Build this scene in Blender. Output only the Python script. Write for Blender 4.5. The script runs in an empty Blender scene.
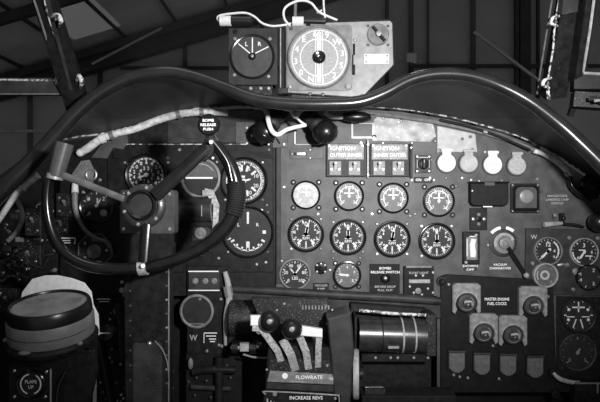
import bpy, bmesh, math, random
from mathutils import Vector, Matrix
random.seed(7)
SC = bpy.context.scene
COL = SC.collection
CAMY, F = -1.15, 530.0            # camera distance from the panel, focal length in px of a 600 px frame
PI = math.pi

def US(y): return (y - CAMY) / F    # metres per photo pixel at depth y
def P(px, py, y=0.0):
    s = US(y); return Vector(((px - 300) * s, y, (201 - py) * s))

# ------------------------------------------------------------------ materials
MATS = {}
def mat(name, base, rough=.5, metal=0.0, var=.25, scale=60, chip=0.0, chipcol=.35, chipscale=220, bump=.15, spec=.5, streak=0.0):
    if name in MATS: return MATS[name]
    m = bpy.data.materials.new(name); m.use_nodes = True
    nt = m.node_tree; N = nt.nodes; L = nt.links
    b = N['Principled BSDF']
    b.inputs['Roughness'].default_value = rough
    b.inputs['Metallic'].default_value = metal
    b.inputs['Specular IOR Level'].default_value = spec
    tc = N.new('ShaderNodeTexCoord')
    n1 = N.new('ShaderNodeTexNoise'); n1.inputs['Scale'].default_value = scale; n1.inputs['Detail'].default_value = 6
    L.new(tc.outputs['Object'], n1.inputs['Vector'])
    mr = N.new('ShaderNodeMapRange'); mr.inputs[1].default_value = .3; mr.inputs[2].default_value = .7
    L.new(n1.outputs['Fac'], mr.inputs[0])
    mx = N.new('ShaderNodeMix'); mx.data_type = 'RGBA'
    lo, hi = base * (1 - var), base * (1 + var)
    mx.inputs[6].default_value = (lo, lo, lo, 1); mx.inputs[7].default_value = (hi, hi, hi, 1)
    L.new(mr.outputs[0], mx.inputs[0])
    out = mx.outputs[2]
    if chip > 0:
        n2 = N.new('ShaderNodeTexNoise'); n2.inputs['Scale'].default_value = chipscale; n2.inputs['Detail'].default_value = 5
        n2.inputs['Roughness'].default_value = .7
        L.new(tc.outputs['Object'], n2.inputs['Vector'])
        r2 = N.new('ShaderNodeMapRange'); r2.inputs[1].default_value = .72 - chip; r2.inputs[2].default_value = .76 - chip
        L.new(n2.outputs['Fac'], r2.inputs[0])
        m2 = N.new('ShaderNodeMix'); m2.data_type = 'RGBA'
        m2.inputs[7].default_value = (chipcol, chipcol, chipcol, 1)
        L.new(r2.outputs[0], m2.inputs[0]); L.new(out, m2.inputs[6])
        out = m2.outputs[2]
    L.new(out, b.inputs['Base Color'])
    if bump:
        bp = N.new('ShaderNodeBump'); bp.inputs['Strength'].default_value = bump; bp.inputs['Distance'].default_value = .0006
        n3 = N.new('ShaderNodeTexNoise'); n3.inputs['Scale'].default_value = 500; n3.inputs['Detail'].default_value = 3
        L.new(tc.outputs['Object'], n3.inputs['Vector'])
        L.new(n3.outputs['Fac'], bp.inputs['Height']); L.new(bp.outputs[0], b.inputs['Normal'])
    MATS[name] = m
    return m

PANEL = mat('panel_grey_paint', .066, .45, var=.35, scale=35, chip=.09, chipcol=.3, chipscale=420, bump=.6, spec=.3)
PANELD = mat('panel_dark_paint', .032, .5, var=.4, scale=40, chip=.07, chipcol=.2, bump=.45, spec=.22)
BLK = mat('black_crackle', .012, .45, var=.5, scale=80, chip=.05, chipcol=.13, bump=.5, spec=.18)
BLKCHIP = mat('black_chipped', .015, .45, var=.4, scale=80, chip=.11, chipcol=.3, chipscale=420, bump=.5, spec=.3)
DARK = mat('near_black', .008, .6, var=.4, bump=.3, spec=.2)
GLOSS = mat('black_gloss', .01, .3, var=.2, bump=.02)
RUB = mat('black_rubber', .014, .24, var=.3, scale=30, bump=.12)
RIM = mat('rim_black', .008, .2, var=.3, chip=.02, chipcol=.12, bump=.05)
FACE = mat('dial_black', .018, .55, var=.3, bump=.0, spec=.3)
FACEG = mat('dial_grey', .085, .5, var=.3, scale=200, bump=.0)
FACEP = mat('dial_pale', .36, .45, var=.25, scale=300, bump=.1)
FACEW = mat('dial_faded', .36, .45, var=.3, scale=160, chip=.06, chipcol=.7, bump=.1)
WHITE = mat('white_marking', .85, .5, var=.12, scale=400, bump=0)
GMARK = mat('gauge_marking', .62, .5, var=.35, scale=700, bump=0)
DIMW = mat('dull_marking', .38, .5, var=.3, scale=400, bump=0)
CREAM = mat('cream_paint', .72, .5, var=.12, scale=120, chip=.02, chipcol=.3, bump=.1)
PALE = mat('pale_grey_paint', .3, .5, var=.3, scale=90, chip=.1, chipcol=.6, bump=.3)
PALEB = mat('pale_plate', .36, .38, var=.22, scale=60, chip=.08, chipcol=.7, bump=.4)
MID = mat('mid_grey_paint', .17, .5, var=.3, scale=90, chip=.07, chipcol=.42, bump=.3)
STEEL = mat('worn_steel', .42, .35, metal=.7, var=.3, scale=150, bump=.15)
SCREW = mat('screw_metal', .55, .32, metal=.8, var=.3, scale=300, bump=.05)
SCREWD = mat('dark_screw', .12, .35, metal=.6, var=.3, scale=300, bump=.05)
ALU = mat('chipped_alu', .42, .4, metal=.3, var=.5, scale=220, chip=.1, chipcol=.75, chipscale=400, bump=.5)
CABLE = mat('white_cable', .75, .5, var=.15, scale=200, bump=.1)
COND = mat('ribbed_conduit', .62, .42, var=.3, scale=120, chip=.06, chipcol=.7, bump=.3)
HOODM = mat('hood_fabric', .03, .42, var=.3, scale=25, chip=.02, chipcol=.09, bump=.5)
DRUM = mat('drum_metal', .06, .28, metal=.6, var=.3, scale=60, bump=.1)
ROOFM = mat('roof_sheet', .85, .7, var=.25, scale=.6, bump=0)
WALLM = mat('hangar_wall', .45, .8, var=.3, scale=.25, bump=0)
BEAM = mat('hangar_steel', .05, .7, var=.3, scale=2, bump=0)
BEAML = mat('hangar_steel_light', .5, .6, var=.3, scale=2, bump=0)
EDGE = mat('worn_edge', .05, .4, var=.4, chip=.24, chipcol=.6, chipscale=120, bump=.4)

def glassmat():
    m = bpy.data.materials.new('window_glass'); m.use_nodes = True
    nt = m.node_tree; N = nt.nodes; N.remove(N['Principled BSDF'])
    t = N.new('ShaderNodeBsdfTransparent'); g = N.new('ShaderNodeBsdfGlossy'); g.inputs['Roughness'].default_value = .12
    t.inputs[0].default_value = (.93, .93, .93, 1); g.inputs[0].default_value = (.5, .5, .5, 1)
    lw = N.new('ShaderNodeLayerWeight'); lw.inputs[0].default_value = .5; pw = N.new('ShaderNodeMath'); pw.operation = 'POWER'; pw.inputs[1].default_value = 5
    f = N.new('ShaderNodeMapRange'); f.inputs[3].default_value = .03; f.inputs[4].default_value = .5
    nt.links.new(lw.outputs['Facing'], pw.inputs[0]); nt.links.new(pw.outputs[0], f.inputs[0])
    mx = N.new('ShaderNodeMixShader')
    nt.links.new(f.outputs[0], mx.inputs[0]); nt.links.new(t.outputs[0], mx.inputs[1]); nt.links.new(g.outputs[0], mx.inputs[2])
    nt.links.new(mx.outputs[0], N['Material Output'].inputs[0])
    return m
GLASS = glassmat()
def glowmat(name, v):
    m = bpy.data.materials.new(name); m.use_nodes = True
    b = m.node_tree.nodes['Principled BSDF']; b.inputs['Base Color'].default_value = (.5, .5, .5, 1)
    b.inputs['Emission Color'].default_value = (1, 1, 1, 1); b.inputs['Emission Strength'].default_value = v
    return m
FLASHGLOW = glowmat('flash_glow_sheet', .075)  # faint emission that imitates the flash glow in the windscreen

# ------------------------------------------------------------------ mesh builder
GLY = {}
def glyph(s):
    if s not in GLY:
        c = bpy.data.curves.new('glyphs', 'FONT'); c.body = s; c.size = 1; c.align_x = 'CENTER'; c.align_y = 'CENTER'
        c.resolution_u = 2
        c.offset = .012
        o = bpy.data.objects.new('glyphs', c)
        me = bpy.data.meshes.new_from_object(o)
        GLY[s] = ([tuple(v.co) for v in me.vertices], [tuple(p.vertices) for p in me.polygons])
        bpy.data.objects.remove(o); bpy.data.curves.remove(c); bpy.data.meshes.remove(me)
    return GLY[s]

def rrect(x0, x1, z0, z1, r=0, n=4, corners=(1, 1, 1, 1)):
    if r <= 0: return [(x0, z0), (x1, z0), (x1, z1), (x0, z1)]
    out = []
    for k, (cx, cz, a) in enumerate(((x0 + r, z0 + r, 180), (x1 - r, z0 + r, 270), (x1 - r, z1 - r, 0), (x0 + r, z1 - r, 90))):
        if not corners[k]:
            out.append(((x0, z0), (x1, z0), (x1, z1), (x0, z1))[k]); continue
        for i in range(n + 1):
            t = math.radians(a + 90 * i / n); out.append((cx + r * math.cos(t), cz + r * math.sin(t)))
    return out
def circ(cx, cz, r, n=24, a0=0, a1=360):
    full = abs(a1 - a0) >= 360
    k = n if full else n + 1
    return [(cx + r * math.cos(math.radians(a0 + (a1 - a0) * i / n)), cz + r * math.sin(math.radians(a0 + (a1 - a0) * i / n))) for i in range(k)]

def catmull(pts, sub):
    pts = [Vector(p) for p in pts]
    if len(pts) < 3 or sub < 2: return pts
    out = []
    n = len(pts)
    for i in range(n - 1):
        p0 = pts[i - 1] if i else pts[0] * 2 - pts[1]
        p1, p2 = pts[i], pts[i + 1]
        p3 = pts[i + 2] if i + 2 < n else pts[-1] * 2 - pts[-2]
        for k in range(sub):
            t = k / sub
            out.append(.5 * ((2 * p1) + (p2 - p0) * t + (2 * p0 - 5 * p1 + 4 * p2 - p3) * t * t + (3 * p1 - p0 - 3 * p2 + p3) * t ** 3))
    out.append(pts[-1])
    return out

class MB:
    """collects shapes into one mesh. Local: (right, up, out) in panel pixels of size u metres. With an origin: points are (px,py,y) of the place."""
    def __init__(s, u, origin=None):
        s.bm = bmesh.new(); s.u = u; s.o = origin
    def c(s, p):
        if s.o is not None: return P(*p) - s.o
        return Vector((p[0] * s.u, -p[2] * s.u, p[1] * s.u))
    def faces(s, vs, fs):
        v = [s.bm.verts.new(x) for x in vs]
        for f in fs:
            try: s.bm.faces.new([v[i] for i in f])
            except ValueError: pass
    def prism(s, poly, o0, o1, bev=0):
        n = len(poly)
        area = sum(poly[i][0] * poly[(i + 1) % n][1] - poly[(i + 1) % n][0] * poly[i][1] for i in range(n))
        if area < 0: poly = poly[::-1]
        rings = [(poly, o0)]
        if bev > 0:
            ins = []
            for i in range(n):
                a, b, c_ = Vector(poly[i - 1]), Vector(poly[i]), Vector(poly[(i + 1) % n])
                d1 = (b - a).normalized() if (b - a).length > 1e-9 else Vector((1, 0)); d2 = (c_ - b).normalized() if (c_ - b).length > 1e-9 else d1
                n1 = Vector((-d1.y, d1.x)); n2 = Vector((-d2.y, d2.x)); m = n1 + n2
                if m.length < 1e-6: m = n1
                m.normalize(); k = max(.4, m.dot(n1))
                ins.append(tuple(b + m * (bev / k)))
            rings += [(poly, o1 - bev), (ins, o1)]
        else: rings.append((poly, o1))
        vs = []; fs = []
        for pl, o in rings: vs += [s.lc((x, z, o)) for x, z in pl]
        for r in range(len(rings) - 1):
            for i in range(n):
                j = (i + 1) % n; fs.append((r * n + i, r * n + j, (r + 1) * n + j, (r + 1) * n + i))
        fs.append(tuple(range(n))[::-1]); fs.append(tuple(range((len(rings) - 1) * n, len(rings) * n)))
        s.faces(vs, fs); return s
    def lc(s, p): return Vector((p[0] * s.u, -p[2] * s.u, p[1] * s.u))
    def box(s, x0, x1, z0, z1, o0, o1, bev=0, r=0): return s.prism(rrect(x0, x1, z0, z1, r), o0, o1, bev)
    def lathe(s, cx, cz, prof, seg=28, o=0, M=None):
        vs = []; fs = []; n = len(prof)
        for i in range(seg):
            a = 2 * PI * i / seg
            for r, out in prof:
                p = (r * math.cos(a), r * math.sin(a), out)
                if M is not None: p = M @ Vector(p)
                vs.append(s.lc((p[0] + cx, p[1] + cz, p[2] + o)))
        for i in range(seg):
            j = (i + 1) % seg
            for k in range(n - 1): fs.append((i * n + k, j * n + k, j * n + k + 1, i * n + k + 1))
        if prof[0][0] > 1e-6: fs.append([i * n for i in range(seg)])
        if prof[-1][0] > 1e-6: fs.append([i * n + n - 1 for i in range(seg)])
        s.faces(vs, fs); bmesh.ops.remove_doubles(s.bm, verts=s.bm.verts, dist=1e-6); return s
    def tube(s, pts, r, seg=12, sub=6, rib=0, ribn=1, caps=True, flat=1.0):
        loc = [s.c(p) for p in pts]
        sc = [(US(p[2]) if s.o is not None else s.u) for p in pts]
        rr = r if isinstance(r, (list, tuple)) else [r] * len(pts)
        R = [a * b for a, b in zip(rr, sc)]
        Q = catmull(loc, sub); n = len(Q)
        def rad(i):
            t = i / (n - 1) * (len(R) - 1); k = min(int(t), len(R) - 2); return R[k] + (R[k + 1] - R[k]) * (t - k)
        up = Vector((0, -1, 0)); rings = []
        for i, q in enumerate(Q):
            d = (Q[min(i + 1, n - 1)] - Q[max(i - 1, 0)]).normalized()
            x = d.cross(up)
            if x.length < .05: x = d.cross(Vector((0, 0, 1)))
            x.normalize(); y = x.cross(d).normalized()
            if i and x.dot(px_) < 0: x, y = -x, -y
            px_ = x
            rd = rad(i) * (1 + (rib if (i // ribn) % 2 else 0))
            rings.append([q + (x * math.cos(2 * PI * k / seg) + y * flat * math.sin(2 * PI * k / seg)) * rd for k in range(seg)])
        vs = [v for r_ in rings for v in r_]; fs = []
        for i in range(n - 1):
            for k in range(seg):
                m = (k + 1) % seg; fs.append((i * seg + k, i * seg + m, (i + 1) * seg + m, (i + 1) * seg + k))
        if caps: fs.append(tuple(range(seg))[::-1]); fs.append(tuple(range((n - 1) * seg, n * seg)))
        s.faces(vs, fs); return s
    def bar(s, a, b, w, t, taper=1.0):
        """rectangular bar from a to b (local or place points); w across, t deep"""
        A, B = s.c(a), s.c(b); d = (B - A).normalized()
        x = d.cross(Vector((0, -1, 0)))
        if x.length < .05: x = Vector((1, 0, 0))
        x.normalize(); y = x.cross(d).normalized()
        u1 = US(a[2]) if s.o is not None else s.u; u2 = US(b[2]) if s.o is not None else s.u
        vs = []
        for q, u, k in ((A, u1, 1), (B, u2, taper)):
            for i, j in ((-1, -1), (1, -1), (1, 1), (-1, 1)): vs.append(q + x * (w * u * k * i / 2) + y * (t * u * k * j / 2))
        s.faces(vs, [(0, 1, 2, 3), (7, 6, 5, 4), (0, 4, 5, 1), (1, 5, 6, 2), (2, 6, 7, 3), (3, 7, 4, 0)]); return s
    def sphere(s, x, z, o, r, sx=1, sz=1, so=1, seg=20, rot=None):
        vs = []; fs = []; n = seg // 2
        for i in range(n + 1):
            t = PI * i / n
            for k in range(seg):
                a = 2 * PI * k / seg
                v = Vector((r * sx * math.sin(t) * math.cos(a), r * sz * math.sin(t) * math.sin(a), r * so * math.cos(t)))
                if rot is not None: v = rot @ v
                vs.append(s.lc((x + v.x, z + v.y, o + v.z)))
        for i in range(n):
            for k in range(seg):
                m = (k + 1) % seg; fs.append((i * seg + k, i * seg + m, (i + 1) * seg + m, (i + 1) * seg + k))
        s.faces(vs, fs); bmesh.ops.remove_doubles(s.bm, verts=s.bm.verts, dist=1e-6); return s
    def text(s, t, x, z, size, o=.3, w=1.0):
        for li, line in enumerate(t.split('\n')):
            if not line: continue
            vs, fs = glyph(line)
            z0 = z - li * size * 1.15
            s.faces([s.lc((x + a * size * w, z0 + b * size, o)) for a, b, _ in vs], fs)
        return s
    def tick(s, x0, z0, x1, z1, w, o=.3, t=.15):
        d = Vector((x1 - x0, z1 - z0)); 
        if d.length < 1e-6: return s
        n = Vector((-d.y, d.x)).normalized() * w / 2
        return s.prism([(x0 - n.x, z0 - n.y), (x1 - n.x, z1 - n.y), (x1 + n.x, z1 + n.y), (x0 + n.x, z0 + n.y)], o, o + t)
    def arc(s, cx, cz, r, w, a0, a1, o=.3, t=.15, n=24):
        return s.prism(circ(cx, cz, r + w / 2, n, a0, a1) + circ(cx, cz, r - w / 2, n, a1, a0), o, o + t)
    def build(s, name, m, parent=None, loc=None, smooth=35):
        bm = s.bm
        bmesh.ops.recalc_face_normals(bm, faces=bm.faces)
        me = bpy.data.meshes.new(name); bm.to_mesh(me); bm.free()
        me.materials.append(m)
        for p in me.polygons: p.use_smooth = True
        me.set_sharp_from_angle(angle=math.radians(smooth))
        o = bpy.data.objects.new(name, me); COL.objects.link(o)
        if parent is not None: o.parent = parent
        if loc is not None: o.location = loc
        return o

def tag(o, label, cat, group=None):
    o['label'] = label; o['category'] = cat
    if group: o['group'] = group
    return o
class Item:
    def __init__(s, name, label, cat, px, py, y=0.0, group=None, rot=None):
        s.r = bpy.data.objects.new(name, None); s.r.empty_display_size = .02; COL.objects.link(s.r)
        s.r.location = P(px, py, y); s.y = y; s.u = US(y); s.px, s.py = px, py
        if rot: s.r.rotation_euler = rot
        tag(s.r, label, cat, group)
    def mb(s): return MB(s.u)                       # local shapes
    def ab(s): return MB(s.u, P(s.px, s.py, s.y))    # centre lines given as (px,py,y)
    def add(s, name, b, m, parent=None, label=None):
        o = b.build(name, m, parent or s.r)
        if label: o['label'] = label
        return o
def struct(o): o['kind'] = 'structure'; return o

SCREWMESH = {}
def screw(it, x, z, o=0, r=1.5, m=SCREW, parent=None):
    key = (round(it.u, 6), r, m.name)
    if key not in SCREWMESH:
        b = MB(it.u); b.lathe(0, 0, [(r, 0), (r, r * .35), (r * .7, r * .6), (r * .2, r * .62), (0, r * .62)], 12)
        ob = b.build('screw', m); SCREWMESH[key] = ob.data
        bpy.data.objects.remove(ob)
    ob = bpy.data.objects.new('screw', SCREWMESH[key]); COL.objects.link(ob); ob.parent = parent or it.r
    ob.location = MB(it.u).lc((x, z, o)); ob.rotation_euler = (0, random.uniform(0, 3), 0)
    return ob

# ================================================================== SETTING: the hangar outside
def wbox(name, x0, x1, y0, y1, z0, z1, m):
    b = MB(1.0); b.faces([Vector(v) for v in ((x0, y0, z0), (x1, y0, z0), (x1, y1, z0), (x0, y1, z0), (x0, y0, z1), (x1, y0, z1), (x1, y1, z1), (x0, y1, z1))],
                         [(0, 1, 2, 3), (7, 6, 5, 4), (0, 4, 5, 1), (1, 5, 6, 2), (2, 6, 7, 3), (3, 7, 4, 0)])
    return b.build(name, m)
YB = 14.0
def wbeam(name, a, b_, w, t, m):
    A, B = Vector(a), Vector(b_); d = (B - A).normalized(); up = Vector((0, 0, 1)); x = d.cross(up)
    if x.length < .05: x = Vector((1, 0, 0))
    x.normalize(); y = x.cross(d).normalized()
    vs = [q + x * w * i / 2 + y * t * j / 2 for q in (A, B) for i, j in ((-1, -1), (1, -1), (1, 1), (-1, 1))]
    b = MB(1.0); b.faces(vs, [(0, 1, 2, 3), (7, 6, 5, 4), (0, 4, 5, 1), (1, 5, 6, 2), (2, 6, 7, 3), (3, 7, 4, 0)])
    return struct(b.build(name, m))
FLOORZ = -3.4
struct(wbox('floor', -22, 22, -3, YB, FLOORZ - .2, FLOORZ, mat('concrete', .2, .8, var=.2, scale=.5, bump=0)))
RIDGE = 8.0
def roofz(x): return 6.01 + .3 * x if x < RIDGE else 6.01 + .3 * RIDGE - .3 * (x - RIDGE)
b = MB(1.0)
gx = [-16, -.6, 16]
poly = [(-16, FLOORZ), (16, FLOORZ), (16, roofz(16)), (RIDGE, roofz(RIDGE)), (-16, roofz(-16))]
b.prism(poly, -YB - .3, -YB)
wb = struct(b.build('wall_back', WALLM))
b = MB(1.0)
ROOF0 = -2
for x0, x1 in ((-16, RIDGE), (RIDGE, 16)):
    vs = []
    for y in (ROOF0, YB):
        for x, dz in ((x0, 0), (x1, 0), (x1, .1), (x0, .1)): vs.append(Vector((x, y, roofz(x) + dz)))
    b.faces(vs, [(0, 1, 2, 3), (7, 6, 5, 4), (0, 4, 5, 1), (1, 5, 6, 2), (2, 6, 7, 3), (3, 7, 4, 0)])
struct(b.build('ceiling', ROOFM))
for i, y in enumerate((3.4, 6.8, 10.2, 13.4)):
    for sx in (-16, 16):
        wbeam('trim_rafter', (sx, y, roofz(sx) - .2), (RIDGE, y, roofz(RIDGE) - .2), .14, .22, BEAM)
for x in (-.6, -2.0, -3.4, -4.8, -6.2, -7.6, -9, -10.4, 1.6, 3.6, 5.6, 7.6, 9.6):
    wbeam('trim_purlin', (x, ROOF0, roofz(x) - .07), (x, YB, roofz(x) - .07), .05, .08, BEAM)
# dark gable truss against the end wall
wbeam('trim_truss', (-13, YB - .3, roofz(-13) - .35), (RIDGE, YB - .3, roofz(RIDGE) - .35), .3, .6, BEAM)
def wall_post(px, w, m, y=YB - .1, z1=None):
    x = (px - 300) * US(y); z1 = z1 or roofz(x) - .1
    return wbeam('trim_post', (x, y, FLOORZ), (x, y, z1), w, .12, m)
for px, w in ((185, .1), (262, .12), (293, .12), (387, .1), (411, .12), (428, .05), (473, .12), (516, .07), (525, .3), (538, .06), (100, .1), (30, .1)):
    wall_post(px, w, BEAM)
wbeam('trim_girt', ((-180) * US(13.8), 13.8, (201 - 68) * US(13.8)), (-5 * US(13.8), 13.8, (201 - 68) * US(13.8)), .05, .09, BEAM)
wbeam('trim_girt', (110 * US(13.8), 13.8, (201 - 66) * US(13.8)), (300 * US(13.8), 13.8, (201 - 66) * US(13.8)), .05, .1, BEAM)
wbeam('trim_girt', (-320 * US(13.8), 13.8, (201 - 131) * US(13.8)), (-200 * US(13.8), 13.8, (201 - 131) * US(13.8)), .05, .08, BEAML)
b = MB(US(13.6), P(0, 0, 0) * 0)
wbeam('trim_diagonal', tuple(P(474, 32, 13.4)), tuple(P(546, 86, 13.4)), .07, .07, mat('reflection_streak', .65, .6, var=.2, bump=0))  # pale bar added to imitate a diagonal reflection in the windscreen
wbeam('trim_diagonal', tuple(P(92, 64, 12.8)), tuple(P(162, 28, 12.8)), .04, .05, BEAML)
b = MB(1.0); b.faces([Vector((x, y, roofz(x) + dz)) for dz in (-.03, -.01) for x, y in ((-5.9, 10.9), (-4.7, 10.9), (-4.7, 12.7), (-5.9, 12.7))], [(0, 1, 2, 3), (7, 6, 5, 4), (0, 4, 5, 1), (1, 5, 6, 2), (2, 6, 7, 3), (3, 7, 4, 0)]); struct(b.build('trim_flash_glow', FLASHGLOW))  # glowing roof patch added to imitate the flash reflected in the glass
it = Item('junction_box', 'small pale electrical box on the hangar end wall post', 'electrical box', 411, 58, 13.55)
it.add('cover', it.mb().box(-5, 5, -4.5, 4.5, 0, 3, .6), CREAM)
it.add('conduit', it.mb().box(-1.1, 1.1, -12, -4.5, .3, 2), BEAM)

# ================================================================== coaming hood and padded rail
TUBE = [(-30, 222, -.24), (0, 192, -.235), (25, 168, -.225), (50, 142, -.215), (74, 115, -.21), (100, 93, -.205), (130, 78, -.20), (165, 72, -.20), (195, 77, -.20), (225, 88, -.20), (255, 99, -.20),
        (290, 103.5, -.20), (330, 104, -.20), (360, 102, -.20), (385, 93, -.20), (410, 80, -.20), (438, 74, -.20), (470, 76, -.20), (500, 86, -.20), (530, 102, -.205), (560, 125, -.21), (585, 148, -.22), (610, 173, -.23), (635, 200, -.24)]
EDGEP = [(-30, 200), (0, 178), (25, 160), (50, 143), (75, 137), (100, 134), (130, 127), (160, 117), (192, 109), (240, 106), (300, 107), (350, 106), (400, 109), (450, 117), (500, 130), (530, 141), (560, 157), (600, 184), (635, 210)]
def interp(path, x):
    for a, b_ in zip(path, path[1:]):
        if a[0] <= x <= b_[0]:
            t = (x - a[0]) / (b_[0] - a[0]); return [a[i] + (b_[i] - a[i]) * t for i in range(len(a))]
    return list(path[0] if x < path[0][0] else path[-1])
it = Item('coaming_hood', 'black padded anti-glare hood arching over the whole instrument panel', 'coaming', 300, 105, -.1)
sm = [tuple(v) for v in catmull(TUBE, 6)]
hood = it.ab(); NX = 90; rows = 7; vs = []
for side in (0, 1):
    for i in range(NX + 1):
        x = -29 + i * (663) / NX
        t_ = interp(sm, x); e = interp(EDGEP, x)
        A = P(*t_); B = P(e[0], e[1], -.018)
        for k in range(rows + 1):
            f = k / rows; q = A.lerp(B, f) + Vector((0, 0, .012 * math.sin(PI * f)))
            q += Vector((0, 0, .0025 * side)); vs.append(q - P(300, 105, -.1))
R = rows + 1; fs = []
for side in (0, 1):
    o_ = side * (NX + 1) * R
    for i in range(NX):
        for k in range(rows):
            fs.append((o_ + i * R + k, o_ + (i + 1) * R + k, o_ + (i + 1) * R + k + 1, o_ + i * R + k + 1))
o2 = (NX + 1) * R
for i in range(NX):
    for k in (0, rows): fs.append((i * R + k, (i + 1) * R + k, o2 + (i + 1) * R + k, o2 + i * R + k))
for i in (0, NX):
    for k in range(rows): fs.append((i * R + k, i * R + k + 1, o2 + i * R + k + 1, o2 + i * R + k))
hood.faces(vs, fs)
it.add('hood_sheet', hood, HOODM)
it.add('padded_rail', it.ab().tube(TUBE, [9.5, 9, 8.5, 8, 7.5, 7, 6.5, 6.2, 6.2, 6.4, 6.6, 6.8, 6.8, 6.8, 6.6, 6.4, 6.4, 6.4, 6.6, 6.8, 7.2, 7.6, 8, 8.4], 18, 8), RUB, label='thick black rubber padded rail')
it.add('edge_bead', it.ab().tube([(x, y, -.02) for x, y in EDGEP], .9, 8, 5), EDGE, label='thin worn edge with chipped paint')

# ================================================================== cockpit shell
wl = [(-40, 210)] + EDGEP[1:] + [(640, 215), (640, 620), (-40, 620)]
U0 = US(0)
def pp(path, px=300, py=201): return [(a - px, py - b_) for a, b_ in path]
b = MB(US(.05)); b.prism([(x * .958, z * .958) for x, z in pp([(-40, 220)] + EDGEP + [(640, 225), (640, 620), (-40, 620)])], -7, -4)
struct(b.build('wall_front', DARK, loc=(0, .05 , 0)))
struct(wbox('wall_left', -.80, -.78, -1.3, .04, -.9, .10, DARK))
struct(wbox('wall_right', .80, .82, -1.3, .04, -.9, .10, DARK))
fl = struct(wbox('floor_cockpit', -.78, .80, -1.3, .04, -.92, -.90, DARK))

# ================================================================== canopy posts, sills, panes
it = Item('windscreen_post', 'dark windscreen post with chipped edges left of the hood rail', 'window post', 75, 100, -.14)
it.add('post', it.ab().bar((80, 112, -.14), (41, -12, -.26), 21, 12), BLK)
it.add('inner_rib', it.ab().bar((76, 104, -.155), (44, -12, -.275), 3, 4), PANELD)
it.add('edge_strip', it.ab().tube([(70, 92, -.16), (59, 50, -.21), (47, 12, -.255), (44, -5, -.27)], .9, 6, 3), EDGE)
it.add('edge_strip', it.ab().tube([(60, 84, -.16), (50, 50, -.21), (38, 12, -.255), (31, -8, -.27)], 1.1, 6, 3), MID)
for (x, y, d) in ((56, 19, -.25), (77, 80, -.18)):
    c = it.add('clamp', it.ab().tube([(x - 4, y - 3, d), (x + 2, y - 4, d - .01), (x + 5, y + 2, d - .01), (x + 3, y + 7, d)], [1.6, 2.2, 2.4, 1.4], 8, 4), EDGE)
    it.add('bolt', it.ab().tube([(x, y, d), (x, y, d - .015)], 1.6, 10, 1), BLKCHIP)
it = Item('canopy_sill', 'dark canopy sill with a worn pale top edge, meeting the left windscreen post', 'sill', 30, 88, -.15)
it.add('rail', it.ab().bar((-25, 87, -.16), (62, 87, -.15), 15, 14), MATS['panel_dark_paint'])
it.add('edge_strip', it.ab().tube([(-25, 79.5, -.172), (20, 80, -.168), (55, 80.5, -.163)], 1.1, 6, 3), EDGE)
it.add('edge_strip', it.ab().tube([(-25, 94, -.172), (60, 94, -.163)], .7, 6, 1), MID)
it.add('bolt', it.ab().tube([(57, 76, -.165), (57, 84, -.172)], 1.8, 8, 1), STEEL)

it = Item('windscreen_post', 'broad black windscreen post with a bright chipped edge, at the far right of the windscreen', 'window post', 555, 85, -.14)
it.add('post', it.ab().bar((553, 96, -.14), (572, -12, -.25), 21, 14), BLK)
it.add('edge_strip', it.ab().tube([(549, 100, -.16), (548, 84, -.165), (553, 50, -.20), (555, 24, -.225), (561, -8, -.26)], [1.8, 1.6, 1, 1, 1.2], 6, 4), EDGE)
it.add('collar', it.ab().bar((567, 12, -.245), (569, -10, -.265), 16, 10), PANELD)
it.add('glazing_bar', it.ab().tube([(537, 94, -.13), (543, 55, -.18), (552, 0, -.235)], .9, 6, 3), MID)
for (x, y, d) in ((554, 22, -.24), (546, 84, -.18)):
    it.add('clamp', it.ab().tube([(x + 5, y - 6, d), (x - 1, y - 4, d - .01), (x - 3, y + 1, d - .01), (x + 3, y + 4, d)], [1.2, 1.8, 1.8, 1.2], 8, 4), EDGE)
    it.add('bolt', it.ab().tube([(x + 2, y, d), (x + 2, y, d - .012)], 1.4, 10, 1), BLKCHIP)
it = Item('side_window_frame', 'black side window frame with pale inner edge, right of the right windscreen post', 'window frame', 590, 60, -.2)
it.add('frame', it.ab().bar((576, 80, -.18), (589, -12, -.27), 11, 14), BLK)
it.add('frame_sill', it.ab().bar((572, 84, -.18), (625, 84, -.2), 13, 16), BLK)
it.add('edge_strip', it.ab().tube([(595, -10, -.285), (590, 30, -.245), (583, 72, -.2)], 1.4, 6, 2), PALE)
it.add('edge_strip', it.ab().tube([(583, 73, -.2), (620, 75, -.2)], 1.6, 6, 1), PALE)
it = Item('canopy_sill', 'black jointed canopy sill with latch below the right side window', 'sill', 590, 100, -.17)
it.add('rail', it.ab().bar((572, 100, -.17), (630, 104, -.19), 15, 14), BLKCHIP)
it.add('latch', it.ab().tube([(588, 99, -.2), (596, 99, -.205), (604, 102, -.205)], [2, 3.4, 3], 8, 3), BLKCHIP)
it.add('latch_pin', it.ab().tube([(594, 101, -.215), (602, 100, -.22)], 1.6, 8, 1), SCREW)
it.add('rail_post', it.ab().bar((578, 92, -.17), (570, 116, -.15), 5, 5), DARK)

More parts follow.
